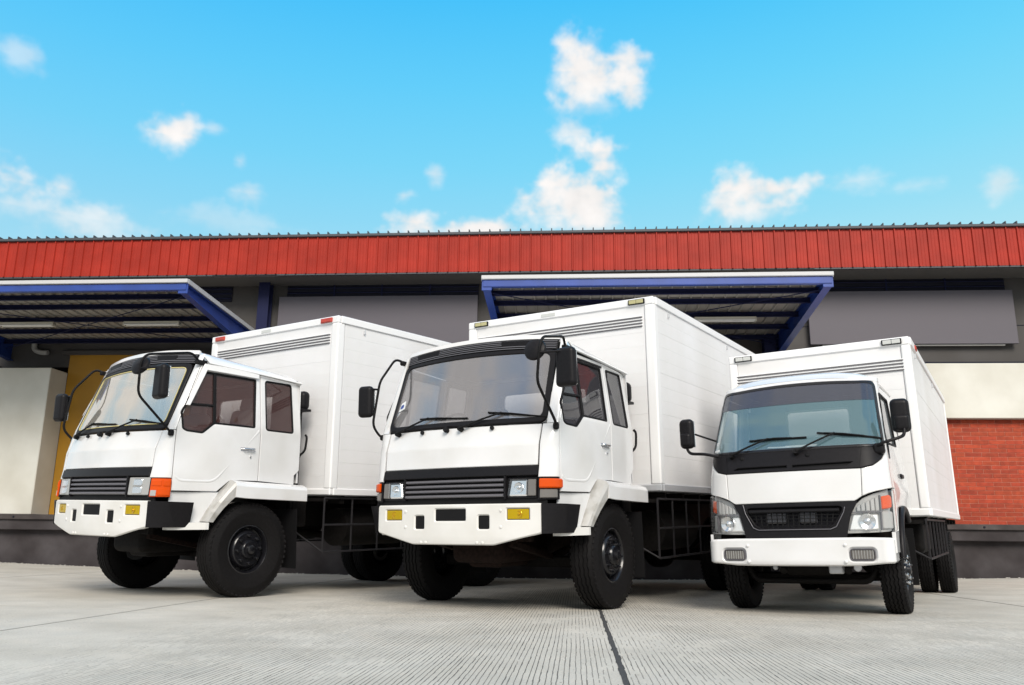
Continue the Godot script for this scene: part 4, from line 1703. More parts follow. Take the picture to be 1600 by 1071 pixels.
		mb.panel(V2([-0.70, 0.82, -0.99, 1.14, -1.95, 1.14, -1.95, 1.1, -1.02, 1.1, -0.74, 0.8]), [], func(p: Vector2) -> Vector3: return Vector3(s * 1.05, p.y, p.x), Vector2(0.3, 0.3), 0.5, 0.0, 0.0, -s)
		part("wheel_arch", mb, M.chassis, t)
		mb = MB.new()
		mb.box(Vector3(s * 1.0, 0.62, -1.86), Vector3(0.42, 0.68, 0.012), 0.0, Basis(Vector3.RIGHT, 0.05))
		part("mud_flap", mb, M.rubber, t)
		# grab rail and intake snorkel behind the cab
		mb = MB.new()
		mb.tube(bend([Vector3(s * 1.08, 1.86, -2.02), Vector3(s * 1.11, 1.83, -2.02), Vector3(s * 1.11, 1.66, -2.0), Vector3(s * 1.06, 1.6, -1.95), Vector3(s * 1.05, 1.3, -1.95)], 0.05), 0.014, 8)
		part("grab_rail", mb, M.rubber, t)
		if s > 0:
			mb = MB.new()
			mb.rbox(Vector3(0.93, 2.29, -2.03), Vector3(0.26, 0.24, 0.14), 0.06)
			mb.box(Vector3(0.93, 2.17, -2.03), Vector3(0.27, 0.03, 0.15), 0.006)
			mb.box(Vector3(0.88, 1.7, -2.03), Vector3(0.13, 1.0, 0.1), 0.02)
			part("air_intake", mb, M.black_plastic, t)
	# ---- bumper
	var B := func(p: Vector2) -> Vector3: return Vector3(p.x, p.y, -0.094 * pow(absf(p.x) / 0.966, 2.0) - 0.02 * clampf((0.74 - p.y) / 0.1, 0.0, 1.0))
	var bo := rounded(V2([-0.966, 1.043, -0.966, 0.774, -0.473, 0.66, 0.473, 0.66, 0.966, 0.774, 0.966, 1.043]), 0.025)
	var holes := [rr(-0.178, 0.886, 0.178, 0.999, 0.014), rr(-0.842, 0.894, -0.618, 0.997, 0.008), rr(0.618, 0.894, 0.842, 0.997, 0.008), rr(-0.435, 0.81, -0.318, 0.937, 0.016), rr(0.318, 0.81, 0.435, 0.937, 0.016)]
	mb = MB.new()
	mb.panel(bo, holes, B, Vector2(0.08, 0.08), 0.06, 0.012, 0.0)
	var bump := part("bumper", mb, M.bumper_white, t)
	for k in 5:
		mb = MB.new()
		mb.panel(MB.inset(MB.ccw(holes[k]), -0.01), [], B, Vector2(0.2, 0.2), 0.01, 0.0, -0.016)
		part("recess", mb, M.rubber, bump)
		if k == 1 or k == 2:
			mb = MB.new()
			mb.panel(MB.inset(MB.ccw(holes[k]), 0.006), [], B, Vector2(0.05, 0.05), 0.03, 0.006, -0.004)
			var fo := part("fog_lamp", mb, M.fog_yellow, bump)
			mb = MB.new()
			mb.lathe([Vector2(0.036, 0.0), Vector2(0.033, 0.003), Vector2(0.012, -0.001), Vector2(0.01, 0.006), Vector2(0.0, 0.007)], B.call(Vector2(-0.72 if k == 1 else 0.74, 0.945)) + Vector3(0, 0, -0.004), Vector3.BACK, 20)
			part("bulb", mb, M.fog_bowl, fo)
		if k > 2:
			mb = MB.new()
			mb.tube([Vector3((-0.39 if k == 3 else 0.36), 0.85, -0.06), Vector3((-0.34 if k == 3 else 0.41), 0.862, -0.05)], 0.012, 8)
			part("tow_pin", mb, M.chassis, bump)
	for p: Vector2 in [Vector2(0.558, 0.98), Vector2(0.558, 0.83), Vector2(0.3, 0.685), Vector2(0.36, 0.685)]:
		for s: float in [-1.0, 1.0]:
			var c: Vector3 = B.call(Vector2(p.x * s, p.y))
			mb = MB.new()
			mb.lathe([Vector2(0.017, 0.0), Vector2(0.014, 0.005), Vector2(0.007, 0.008), Vector2(0.0, 0.0085)], c, Vector3.BACK, 12)
			part("bolt", mb, M.bumper_white, bump)
	for s: float in [-1.0, 1.0]:
		mb = MB.new()
		var up := [Vector3(0.962, 1.04, -0.086), Vector3(1.06, 1.04, -0.118), Vector3(1.13, 1.038, -0.17), Vector3(1.156, 1.036, -0.225), Vector3(1.156, 1.03, -0.5)]
		var dn := [Vector3(0.962, 0.771, -0.086), Vector3(1.03, 0.771, -0.13), Vector3(1.085, 0.771, -0.22), Vector3(1.105, 0.771, -0.33), Vector3(1.105, 0.771, -0.5)]
		var rows := [PackedVector3Array(), PackedVector3Array()]
		for k in up.size():
			rows[0].append(up[k] * Vector3(s, 1, 1))
			rows[1].append(dn[k] * Vector3(s, 1, 1))
		mb.grid(rows, false, s > 0)
		for k in up.size() - 1:
			for e in [up, dn]:
				var a: Vector3 = e[k] * Vector3(s, 1, 1)
				var b: Vector3 = e[k + 1] * Vector3(s, 1, 1)
				mb.quad(a, b, Vector3(s * 0.96, b.y, b.z), Vector3(s * 0.96, a.y, a.z))
		part("bumper_end", mb, M.black_plastic, bump)
	# ---- wipers, washer jets
	wiper(t, F, Vector2(-0.765, 1.762), Vector2(-0.36, 1.9), Vector2(0.12, 1.875), -0.28)
	wiper(t, F, Vector2(0.07, 1.766), Vector2(0.5, 1.9), Vector2(0.95, 1.845), -0.35)
	for x: float in [-0.42, 0.42]:
		mb = MB.new()
		mb.lathe([Vector2(0.015, -0.01), Vector2(0.015, 0.008), Vector2(0.022, 0.012), Vector2(0.02, 0.028), Vector2(0.0, 0.032)], big_front(Vector2(x, 1.758)), Vector3(0, 0.35, 0.94), 10)
		part("washer_jet", mb, M.rubber, t)
	mb = MB.new()
	mb.lathe([Vector2(0.022, -0.01), Vector2(0.022, 0.02), Vector2(0.03, 0.024), Vector2(0.026, 0.05), Vector2(0.0, 0.052)], big_front(Vector2(-0.1, 1.762)), Vector3(0, 0.35, 0.94), 12)
	part("wiper_spindle", mb, M.rubber, t)
	# ---- mirrors
	var rm := Node3D.new()
	rm.name = "mirror"
	t.add_child(rm, true)
	mb = MB.new()
	mb.tube(bend([Vector3(1.03, 2.565, -0.5), Vector3(1.075, 2.64, -0.38), Vector3(1.168, 2.525, 0.2), Vector3(1.158, 2.44, 0.25), Vector3(1.109, 2.114, 0.22), Vector3(1.085, 1.775, -0.18), Vector3(1.04, 1.755, -0.22)], 0.07), 0.0135, 8)
	mb.box(Vector3(1.03, 2.555, -0.53), Vector3(0.05, 0.05, 0.14), 0.01)
	mb.rbox(Vector3(1.06, 1.755, -0.22), Vector3(0.05, 0.07, 0.06), 0.02)
	part("frame", mb, M.rubber, rm)
	mb = MB.new()
	mb.tube([Vector3(1.145, 2.375, 0.243), Vector3(1.34, 2.38, 0.16)], 0.011, 8)
	mb.rbox(Vector3(1.365, 2.235, 0.13), Vector3(0.2, 0.36, 0.1), 0.045, Basis(Vector3.UP, -0.12), -0.06)
	part("housing", mb, M.black_plastic, rm)
	mb = MB.new()
	mb.rbox(Vector3(1.365, 2.235, 0.079), Vector3(0.17, 0.32, 0.01), 0.005, Basis(Vector3.UP, -0.12))
	part("mirror_glass", mb, M.mirror, rm)
	mb = MB.new()
	var ra := Vector3(0.25, 0.45, 0.86).normalized() if kind == "left" else Vector3(0.1, 0.28, 0.95).normalized()
	mb.lathe([Vector2(0.0, -0.012), Vector2(0.1, -0.012), Vector2(0.108, 0.0), Vector2(0.1, 0.022), Vector2(0.06, 0.04), Vector2(0.0, 0.046)], Vector3(1.085, 2.41, 0.2), ra, 28)
	part("round_mirror", mb, M.black_plastic, rm)
	mb = MB.new()
	mb.lathe([Vector2(0.0, -0.016), Vector2(0.094, -0.014), Vector2(0.094, -0.012)], Vector3(1.085, 2.41, 0.2), ra, 28)
	part("round_glass", mb, M.mirror, rm)
	var lm := Node3D.new()
	lm.name = "mirror"
	t.add_child(lm, true)
	mb = MB.new()
	mb.tube(bend([Vector3(-1.0, 2.605, -0.53), Vector3(-1.061, 2.646, -0.44), Vector3(-1.075, 2.36, -0.2), Vector3(-1.119, 1.884, -0.15), Vector3(-1.11, 1.775, -0.26), Vector3(-1.06, 1.765, -0.27)], 0.07), 0.0135, 8)
	mb.rbox(Vector3(-1.01, 2.6, -0.53), Vector3(0.05, 0.05, 0.1), 0.015)
	mb.rbox(Vector3(-1.07, 1.76, -0.27), Vector3(0.06, 0.06, 0.06), 0.02)
	part("frame", mb, M.rubber, lm)
	mb = MB.new()
	mb.tube([Vector3(-1.09, 2.275, -0.19), Vector3(-1.2, 2.285, -0.16)], 0.011, 8)
	mb.rbox(Vector3(-1.216, 2.145, -0.147), Vector3(0.17, 0.34, 0.1), 0.045, Basis(Vector3.UP, 0.15))
	part("housing", mb, M.black_plastic, lm)
	mb = MB.new()
	mb.rbox(Vector3(-1.216, 2.145, -0.199), Vector3(0.14, 0.3, 0.01), 0.005, Basis(Vector3.UP, 0.15))
	part("mirror_glass", mb, M.mirror, lm)
	interior(t, kind)
	# ---- chassis
	undercarriage(t, bz1, hw, by0, kind)
	cargo_box(t, hw, by0, by1, -2.245, bz1, kind)
	var wm := {}
	for s: float in [-1.0, 1.0]:
		wheel(t, s * 1.03, wheel_y(at, s * 1.03, -1.25, 0.525), -1.25, 0.525, 0.27, 0.262, s, "front", wm)
		for x: float in [0.9, 1.17]:
			wheel(t, s * x, wheel_y(at, s * x, -5.4, 0.515), -5.4, 0.515, 0.25, 0.262, s, "rear", wm)
		side_guard(t, s * (hw - 0.04), -2.2, -4.5, 0.46, 1.1, 0.48, true)


func interior(t: Node3D, kind: String) -> void:
	var o := Node3D.new()
	o.name = "cab_interior"
	t.add_child(o, true)
	var mb := MB.new()
	mb.box(Vector3(0, 1.19, -1.05), Vector3(2.06, 0.04, 1.6))
	mb.box(Vector3(0, 1.42, -0.62), Vector3(0.7, 0.5, 0.9), 0.03)
	part("floor", mb, M.trim_dark, o)
	mb = MB.new()
	mb.rbox(Vector3(0, 1.68, -0.42), Vector3(1.94, 0.26, 0.3), 0.08)
	part("dashboard", mb, M.trim_dark, o)
	mb = MB.new()
	mb.box(Vector3(0, 1.55, -1.89), Vector3(2.08, 0.7, 0.03))
	mb.box(Vector3(0, 2.44, -1.89), Vector3(2.02, 0.16, 0.03))
	for s: float in [-1.0, 1.0]:
		mb.box(Vector3(s * 0.8, 2.13, -1.89), Vector3(0.44, 0.46, 0.03))
		mb.box(Vector3(s * 1.035, 1.54, -0.85), Vector3(0.02, 0.6, 1.15), 0.0)
	part("lining", mb, M.trim_grey, o)
	mb = MB.new()
	mb.box(Vector3(0, 2.56, -1.25), Vector3(1.8, 0.02, 1.2))
	part("headliner", mb, M.trim_grey, o)
	for x: float in [-0.52, 0.52]:
		mb = MB.new()
		mb.rbox(Vector3(x, 1.5, -1.2), Vector3(0.5, 0.18, 0.52), 0.07)
		mb.rbox(Vector3(x, 1.85, -1.5), Vector3(0.48, 0.62, 0.16), 0.07, Basis(Vector3.RIGHT, -0.22))
		mb.rbox(Vector3(x, 2.22, -1.58), Vector3(0.27, 0.18, 0.1), 0.045, Basis(Vector3.RIGHT, -0.22))
		part("seat", mb, M.seat_pale if kind == "left" else M.seat, o)
	mb = MB.new()
	var ring := []
	for k in 25:
		var a := TAU * k / 24.0
		ring.append(Vector3(-0.5, 1.86, -0.72) + Basis(Vector3.RIGHT, 0.95) * Vector3(cos(a) * 0.21, 0, sin(a) * 0.21))
	mb.tube(ring, 0.014, 8, false)
	mb.tube([Vector3(-0.5, 1.86, -0.72), Vector3(-0.5, 1.6, -0.52)], 0.025, 8)
	mb.bar(Vector3(-0.7, 1.86, -0.72), Vector3(-0.3, 1.86, -0.72), 0.03, 0.02)
	part("steering_wheel", mb, M.rubber, o)


func undercarriage(t: Node3D, bz1: float, hw: float, by0: float, kind: String) -> void:
	var mb := MB.new()
	for s: float in [-1.0, 1.0]:
		mb.box(Vector3(s * 0.42, 0.86, (bz1 - 0.3) * 0.5), Vector3(0.08, 0.24, -bz1 - 0.5))
		mb.box(Vector3(s * 0.42, 1.04, (bz1 - 2.3) * 0.5), Vector3(0.09, 0.12, -bz1 - 2.35))
	for z: float in [-0.5, -2.3, -3.4, -4.6, -6.2]:
		mb.box(Vector3(0, 0.86, z), Vector3(0.8, 0.16, 0.08))
	for k in 9:
		mb.box(Vector3(0, by0 - 0.06, lerpf(-2.5, bz1 + 0.3, k / 8.0)), Vector3(2 * hw - 0.12, 0.09, 0.07))
	part("frame", mb, M.chassis, t)
	for s: float in [-1.0, 1.0]:
		mb = MB.new()
		mb.bar(Vector3(s * 0.43, 0.66, -0.45), Vector3(s * 0.43, 0.5, -1.25), 0.08, 0.05)
		mb.bar(Vector3(s * 0.43, 0.5, -1.25), Vector3(s * 0.43, 0.66, -2.05), 0.08, 0.05)
		part("leaf_spring", mb, M.rust, t)
		mb = MB.new()
		mb.bar(Vector3(s * 0.45, 0.58, -4.7), Vector3(s * 0.45, 0.34, -5.4), 0.09, 0.09)
		mb.bar(Vector3(s * 0.45, 0.34, -5.4), Vector3(s * 0.45, 0.58, -6.1), 0.09, 0.09)
		part("leaf_spring", mb, M.rust, t)
	mb = MB.new()
	mb.bar(Vector3(-0.9, 0.46, -1.25), Vector3(0.9, 0.46, -1.25), 0.1, 0.12, 0.02)
	mb.tube([Vector3(-0.95, 0.36, -5.4), Vector3(0.95, 0.36, -5.4)], 0.09, 12)
	mb.rbox(Vector3(0, 0.36, -5.4), Vector3(0.4, 0.4, 0.4), 0.16)
	mb.tube([Vector3(0, 0.72, -2.2), Vector3(0, 0.42, -5.2)], 0.05, 10)
	part("axles", mb, M.chassis, t)
	mb = MB.new()
	mb.rbox(Vector3(0, 0.8, -0.95), Vector3(0.62, 0.66, 1.0), 0.08)
	mb.rbox(Vector3(0, 0.72, -1.9), Vector3(0.42, 0.42, 0.9), 0.1)
	mb.rbox(Vector3(0, 0.5, -0.9), Vector3(0.4, 0.16, 0.6), 0.05)
	mb.box(Vector3(0, 0.9, -0.28), Vector3(1.5, 0.42, 0.06))
	part("engine", mb, M.rust if kind == "middle" else M.chassis, t)
	for s: float in [-1.0, 1.0]:
		mb = MB.new()
		mb.tube([Vector3(s * 0.88, 0.74, -2.75), Vector3(s * 0.88, 0.74, -3.9)], 0.24, 20)
		part("tank", mb, M.chassis, t)
		mb = MB.new()
		mb.box(Vector3(s * 0.78, 0.92, -2.12), Vector3(0.3, 0.34, 0.24), 0.02)
		mb.tube([Vector3(s * 0.8, 1.14, -2.05), Vector3(s * 0.83, 0.95, -2.0), Vector3(s * 0.86, 0.72, -2.05)], 0.02, 8)
		mb.tube([Vector3(s * 0.92, 1.12, -1.98), Vector3(s * 0.96, 0.9, -1.95), Vector3(s * 0.93, 0.7, -2.0)], 0.013, 8)
		part("air_filter", mb, M.chassis, t)
		mb = MB.new()
		mb.box(Vector3(s * 1.03, 0.62, -6.05), Vector3(0.5, 0.7, 0.012))
		part("mud_flap", mb, M.rubber, t)
	mb = MB.new()
	mb.bar(Vector3(-1.1, 0.6, bz1 + 0.15), Vector3(1.1, 0.6, bz1 + 0.15), 0.08, 0.12, 0.01)
	mb.box(Vector3(-0.7, 0.85, bz1 + 0.2), Vector3(0.08, 0.5, 0.08))
	mb.box(Vector3(0.7, 0.85, bz1 + 0.2), Vector3(0.08, 0.5, 0.08))
	part("rear_guard", mb, M.chassis, t)


# ---------------------------------------------------------------- small truck
func sm_z(y: float) -> float:
	return pw([0.4, -0.11, 0.7, -0.115, 1.02, -0.148, 1.31, -0.175, 1.52, -0.275, 1.8, -0.43, 2.15, -0.66, 2.2, -0.705, 2.26, -0.8], y)


func sm_xs(y: float) -> float:
	return pw([0.5, 0.83, 1.0, 0.838, 1.15, 0.835, 1.4, 0.822, 2.15, 0.762, 2.3, 0.745], y)


func sm_front(p: Vector2) -> Vector3:                   # p.x runs over the front, round the corner and back along the side
	var u := absf(p.x)
	var s := -1.0 if p.x < 0.0 else 1.0
	var x0 := 0.6 - 0.02 * clampf((p.y - 1.4) / 0.6, 0.0, 1.0)
	var xs := sm_xs(p.y)
	var up := 0.05 * clampf((p.y - 1.9) / 0.3, 0.0, 1.0)
	var b := 0.10
	var q := minf(u, x0) / 0.82
	var z := sm_z(p.y) + b * (1.0 - q * q)
	var x := u
	var yy := p.y + up * (1.0 - q * q)
	if u > x0:
		var a := minf((u - x0) / 0.3, 1.0) * PI * 0.5
		x = x0 + (xs - x0) * sin(a)
		var rz := 0.20 + b * (1.0 - q * q) * 0.3
		z -= rz * (1.0 - cos(a)) + (u - x0) * 0.18 * cos(a)
		if u > x0 + 0.3:
			z -= u - x0 - 0.3
	return Vector3(s * x, yy, z)


func sm_side(p: Vector2, s: float) -> Vector3:
	var x := sm_xs(p.y) + 0.018 * exp(-pow((p.y - 1.12) / 0.07, 2.0)) * clampf((-p.x - 0.4) / 0.3, 0.0, 1.0)
	return Vector3(s * x, p.y, p.x)


func small_truck(at: Transform3D, label: String) -> void:
	rng.seed = 302
	var t := thing("box_truck", label, "truck", at, "white box trucks parked in the yard")
	var F := func(p: Vector2) -> Vector3: return sm_front(p)
	var st := Vector2(0.05, 0.08)
	var mb := MB.new()
	# bonnet: middle and two outer pieces running down over the lamps
	mb.panel(V2([-0.535, 1.024, 0.535, 1.024, 0.556, 1.034, 0.6, 1.064, 0.61, 1.31, -0.61, 1.31, -0.6, 1.064, -0.556, 1.034]), [], F, st, 0.02, 0.005)
	part("bonnet", mb, M.paint, t)
	for s: float in [-1.0, 1.0]:
		mb = MB.new()
		mb.panel(V2([s * 0.604, 1.066, s * 0.614, 1.31, s * 0.70, 1.335, s * 0.79, 1.40, s * 0.85, 1.485, s * 0.90, 1.54, s * 1.02, 1.54, s * 1.02, 1.14, s * 0.9, 1.135, s * 0.80, 1.125, s * 0.70, 1.105, s * 0.65, 1.088]), [], F, st, 0.02, 0.005)
		part("corner_panel", mb, M.paint, t)
		mb = MB.new()
		mb.panel(V2([s * 0.80, 1.53, s * 0.925, 1.545, s * 0.905, 2.2, s * 0.765, 2.2]), [], F, st, 0.03, 0.006)
		part("windscreen_pillar", mb, M.paint, t)
	# cowl under the windscreen
	mb = MB.new()
	var cow := V2([-0.61, 1.314, 0.61, 1.314, 0.70, 1.34, 0.785, 1.405, 0.845, 1.49, 0.845, 1.535, -0.845, 1.535, -0.845, 1.49, -0.785, 1.405, -0.70, 1.34])
	var s1 := V2([-0.545, 1.345, -0.03, 1.345, -0.03, 1.365, -0.50, 1.365])
	var s2 := V2([0.022, 1.345, 0.50, 1.345, 0.55, 1.375, 0.022, 1.365])
	mb.panel(cow, [s1, s2], F, st, 0.03, 0.005, 0.004)
	var cowl := part("cowl", mb, M.black_plastic, t)
	mb = MB.new()
	for q in [s1, s2]:
		mb.panel(MB.inset(MB.ccw(q), -0.01), [], F, st, 0.004, 0.0, -0.02)
	part("slot", mb, M.rubber, cowl)
	for s: float in [-1.0, 1.0]:
		mb = MB.new()
		mb.panel(V2([s * 0.60, 1.32, s * 0.604, 1.32, s * 0.624, 1.51, s * 0.62, 1.51]), [], F, st, 0.004, 0.0, 0.0055)
		part("seam", mb, M.rubber, cowl)
	# windscreen
	var gl := rounded(V2([-0.805, 1.527, 0.805, 1.527, 0.745, 2.14, -0.745, 2.14]), 0.06, 6)
	mb = MB.new()
	mb.panel(gl, [], F, st, 0.005, 0.0, 0.004)
	var ws := part("windscreen", mb, M.windscreen_blue, t)
	mb = MB.new()
	mb.panel(rounded(V2([-0.835, 1.505, 0.835, 1.505, 0.775, 2.165, -0.775, 2.165]), 0.075, 6), [MB.inset(MB.ccw(gl), 0.008)], F, st, 0.02, 0.006, 0.011)
	part("black_surround", mb, M.black_gloss, ws)
	mb = MB.new()
	mb.panel(rounded(V2([-0.765, 1.975, 0.765, 1.975, 0.74, 2.134, -0.74, 2.134]), 0.03), [], F, st, 0.002, 0.0, 0.0075)
	part("sun_strip", mb, M.sun_strip, ws)
	mb = MB.new()
	mb.panel(rr(-0.78, 1.545, -0.70, 1.568, 0.002), [], F, st, 0.001, 0.0, 0.0068)
	mb.panel(rr(-0.755, 1.61, -0.725, 1.65, 0.01), [rr(-0.748, 1.618, -0.732, 1.642, 0.006)], F, st, 0.001, 0.0, 0.0068)
	part("sticker", mb, M.paper, ws)
	# roof and lip over the windscreen
	mb = MB.new()
	mb.panel(V2([-0.93, 2.169, 0.93, 2.169, 0.93, 2.21, -0.93, 2.21]), [], F, Vector2(0.05, 0.02), 0.02, 0.0, 0.002)
	part("roof_lip", mb, M.paint, t)
	var R := func(p: Vector2) -> Vector3:
		var q := minf(absf(p.x) / 0.772, 0.9999)
		var fr := sm_front(Vector2(p.x, 2.2))
		var z := lerpf(fr.z + 0.012, -1.74, p.y)
		var e := clampf(1.0 - p.y / 0.12, 0.0, 1.0)
		var y := 2.155 + 0.165 * pow(1.0 - pow(q, 3.2), 0.5) - 0.075 * e * e
		return Vector3(p.x, y, z)
	mb = MB.new()
	mb.panel(V2([-0.771, 0.0, 0.771, 0.0, 0.771, 1.0, -0.771, 1.0]), [], R, Vector2(0.05, 0.05), 0.02, 0.0, 0.0, 1.0)
	part("roof", mb, M.paint, t)
	# back of the cab with its window
	var rw := rr(-0.325, 1.80, 0.325, 2.07, 0.04)
	mb = MB.new()
	mb.panel(V2([-0.83, 0.95, 0.83, 0.95, 0.76, 2.16, 0.6, 2.3, -0.6, 2.3, -0.76, 2.16]), [rw], func(p: Vector2) -> Vector3: return Vector3(-p.x, p.y, -1.74), Vector2(0.3, 0.3), 0.02, 0.0)
	var back := part("cab_back", mb, M.paint, t)
	mb = MB.new()
	mb.panel(rw, [], func(p: Vector2) -> Vector3: return Vector3(-p.x, p.y, -1.735), Vector2(0.3, 0.3), 0.004, 0.0)
	part("rear_window", mb, M.rear_glass, back)
	# black front with grille
	mb = MB.new()
	var gh := rounded(V2([-0.455, 0.985, -0.335, 0.79, 0.335, 0.79, 0.455, 0.985]), 0.07, 5)
	mb.panel(V2([-0.448, 0.70, 0.448, 0.70, 0.5, 0.915, 0.545, 0.99, 0.56, 1.022, -0.56, 1.022, -0.545, 0.99, -0.5, 0.915]), [gh], F, st, 0.05, 0.0, -0.012)
	var gp := part("grille", mb, M.black_plastic, t)
	mb = MB.new()
	mb.panel(MB.inset(MB.ccw(gh), -0.012), [MB.inset(MB.ccw(gh), 0.004)], F, st, 0.03, 0.006, -0.004)
	part("surround", mb, M.black_plastic, gp)
	mb = MB.new()
	var rim := []
	for p in MB.split(V2([-0.462, 1.015, -0.44, 0.93, -0.37, 0.80, -0.32, 0.779, 0.32, 0.779, 0.37, 0.80, 0.44, 0.93, 0.462, 1.015]), 0.06):
		var w := sm_front(p)
		rim.append(w + Vector3(0, 0, -0.003))
	mb.tube(rim.slice(0, rim.size() - 16), 0.004, 6)
	part("bright_line", mb, M.grille_grey, gp)
	part("bar", sweep_x(F, -0.405, 0.405, 0.948, [Vector2(-0.014, -0.05), Vector2(-0.016, 0.004), Vector2(-0.006, 0.014), Vector2(0.01, 0.012), Vector2(0.016, 0.0), Vector2(0.014, -0.05)]), M.black_plastic, gp)
	for k in 4:
		var y := 0.815 + k * 0.031
		var hw2 := 0.335 + (y - 0.79) * 0.55
		part("mesh_bar", sweep_x(F, -hw2, hw2, y, [Vector2(-0.003, -0.03), Vector2(-0.003, -0.018), Vector2(0.003, -0.018), Vector2(0.003, -0.03)]), M.rubber, gp)
	for k in 17:
		var x := -0.4 + k * 0.05
		var a := sm_front(Vector2(x, 0.93))
		var lowy := 0.795 if absf(x) < 0.32 else 0.795 + (absf(x) - 0.32) * 1.6
		var b := sm_front(Vector2(x * 0.96, lowy))
		mb = MB.new()
		mb.bar(a + Vector3(0, 0, -0.026), b + Vector3(0, 0, -0.026), 0.006, 0.01)
		part("mesh_bar", mb, M.rubber, gp)
	mb = MB.new()
	mb.box(Vector3(0, 0.87, -0.17), Vector3(0.95, 0.3, 0.02))
	part("radiator", mb, M.trim_dark, gp)
	mb = MB.new()
	mb.box(Vector3(-0.17, 0.885, -0.135), Vector3(0.18, 0.1, 0.03), 0.01)
	part("radiator_tube", mb, M.grille_grey, gp)
	mb = MB.new()
	mb.box(Vector3(0.12, 0.885, -0.135), Vector3(0.16, 0.1, 0.03), 0.01)
	part("radiator_tube", mb, M.grille_grey, gp)
	# headlamps
	for s: float in [-1.0, 1.0]:
		var hp := func(a: Array) -> PackedVector2Array:
			var o := V2(a)
			for k in o.size():
				o[k].x *= s
			return o
		mb = MB.new()
		mb.panel(hp.call([0.452, 0.745, 0.98, 0.755, 0.985, 1.13, 0.9, 1.125, 0.80, 1.115, 0.70, 1.09, 0.605, 1.05, 0.55, 1.0, 0.505, 0.92]), [], F, Vector2(0.04, 0.06), 0.03, 0.0, -0.05)
		var hl := part("headlamp", mb, M.lamp_grey, t)
		mb = MB.new()
		var lo: PackedVector2Array = hp.call([0.468, 0.768, 0.715, 0.768, 0.715, 0.91, 0.512, 0.91])
		mb.panel(rounded(lo, 0.02), [], F, Vector2(0.03, 0.03), 0.02, 0.012, -0.03)
		part("reflector", mb, M.lamp_bright, hl)
		var cc := sm_front(Vector2(s * 0.62, 0.84))
		mb = MB.new()
		mb.lathe([Vector2(0.072, -0.006), Vector2(0.069, 0.008), Vector2(0.05, -0.002), Vector2(0.03, -0.008), Vector2(0.024, 0.006), Vector2(0.012, 0.014), Vector2(0.0, 0.014)], cc + Vector3(0, 0, -0.02), Vector3(s * 0.2, 0, 1).normalized(), 24)
		part("bulb", mb, M.reflector, hl)
		for k in 5:                                     # ribs of the upper lamp
			var x := 0.55 + k * 0.036
			var top := 0.985 + k * 0.018
			mb = MB.new()
			mb.panel(hp.call([x, 0.932, x + 0.03, 0.932, x + 0.03, top + 0.012, x, top - 0.012]), [], F, Vector2(0.03, 0.05), 0.02, 0.005, -0.025)
			part("rib", mb, M.lamp_grey, hl)
		mb = MB.new()
		mb.panel(rounded(hp.call([0.735, 0.945, 0.87, 0.955, 0.895, 1.04, 0.86, 1.075, 0.742, 1.06]), 0.02), [], F, Vector2(0.03, 0.03), 0.02, 0.01, -0.018)
		part("orange_lens", mb, M.orange, hl)
		mb = MB.new()
		mb.panel(rounded(hp.call([0.74, 0.775, 0.95, 0.775, 0.96, 0.925, 0.745, 0.925]), 0.02), [], F, Vector2(0.03, 0.03), 0.02, 0.008, -0.028)
		part("side_lens", mb, M.lamp_grey, hl)
		mb = MB.new()
		mb.panel(rounded(hp.call([0.455, 0.748, 0.975, 0.758, 0.978, 1.122, 0.9, 1.118, 0.80, 1.108, 0.70, 1.084, 0.605, 1.042, 0.552, 0.99, 0.508, 0.915]), 0.015), [], F, Vector2(0.04, 0.05), 0.02, 0.008, 0.004)
		part("cover", mb, M.lens, hl)
		mb = MB.new()
		for q in [[0.508, 0.918, 0.74, 0.922, 0.74, 0.93, 0.51, 0.927], [0.722, 0.765, 0.731, 0.765, 0.735, 1.07, 0.726, 1.07]]:
			mb.panel(hp.call(q), [], F, Vector2(0.03, 0.05), 0.02, 0.0, -0.012)
		part("divider", mb, M.trim_grey, hl)
	# bumper
	var B := func(p: Vector2) -> Vector3:
		var u := absf(p.x)
		var s := -1.0 if p.x < 0.0 else 1.0
		var q := minf(u, 0.72) / 0.82
		var z := -0.085 * q * q
		var x := u
		if u > 0.72:
			var a := minf((u - 0.72) / 0.15, 1.0) * PI * 0.5
			x = 0.72 + 0.103 * sin(a)
			z -= 0.09 * (1.0 - cos(a))
			if u > 0.87:
				z -= u - 0.87
		return Vector3(s * x, p.y, z - 0.02 * clampf((0.5 - p.y) / 0.05, 0.0, 1.0))
	var bo := PackedVector2Array()
	for k in 13:
		var x := lerpf(-1.1, 1.1, k / 12.0)
		bo.append(Vector2(x, 0.452 + 0.03 * smoothstep(0.5, 0.9, absf(x))))
	for k in 13:
		var x := lerpf(1.1, -1.1, k / 12.0)
		bo.append(Vector2(x, 0.704 - 0.01 * smoothstep(0.6, 0.9, absf(x))))
	var fl := rr(-0.672, 0.505, -0.462, 0.608, 0.035, 6)
	var fr2 := rr(0.462, 0.505, 0.672, 0.608, 0.035, 6)
	mb = MB.new()
	mb.panel(bo, [fl, fr2], B, Vector2(0.04, 0.05), 0.05, 0.018, 0.0)
	var bump := part("bumper", mb, M.paint, t)
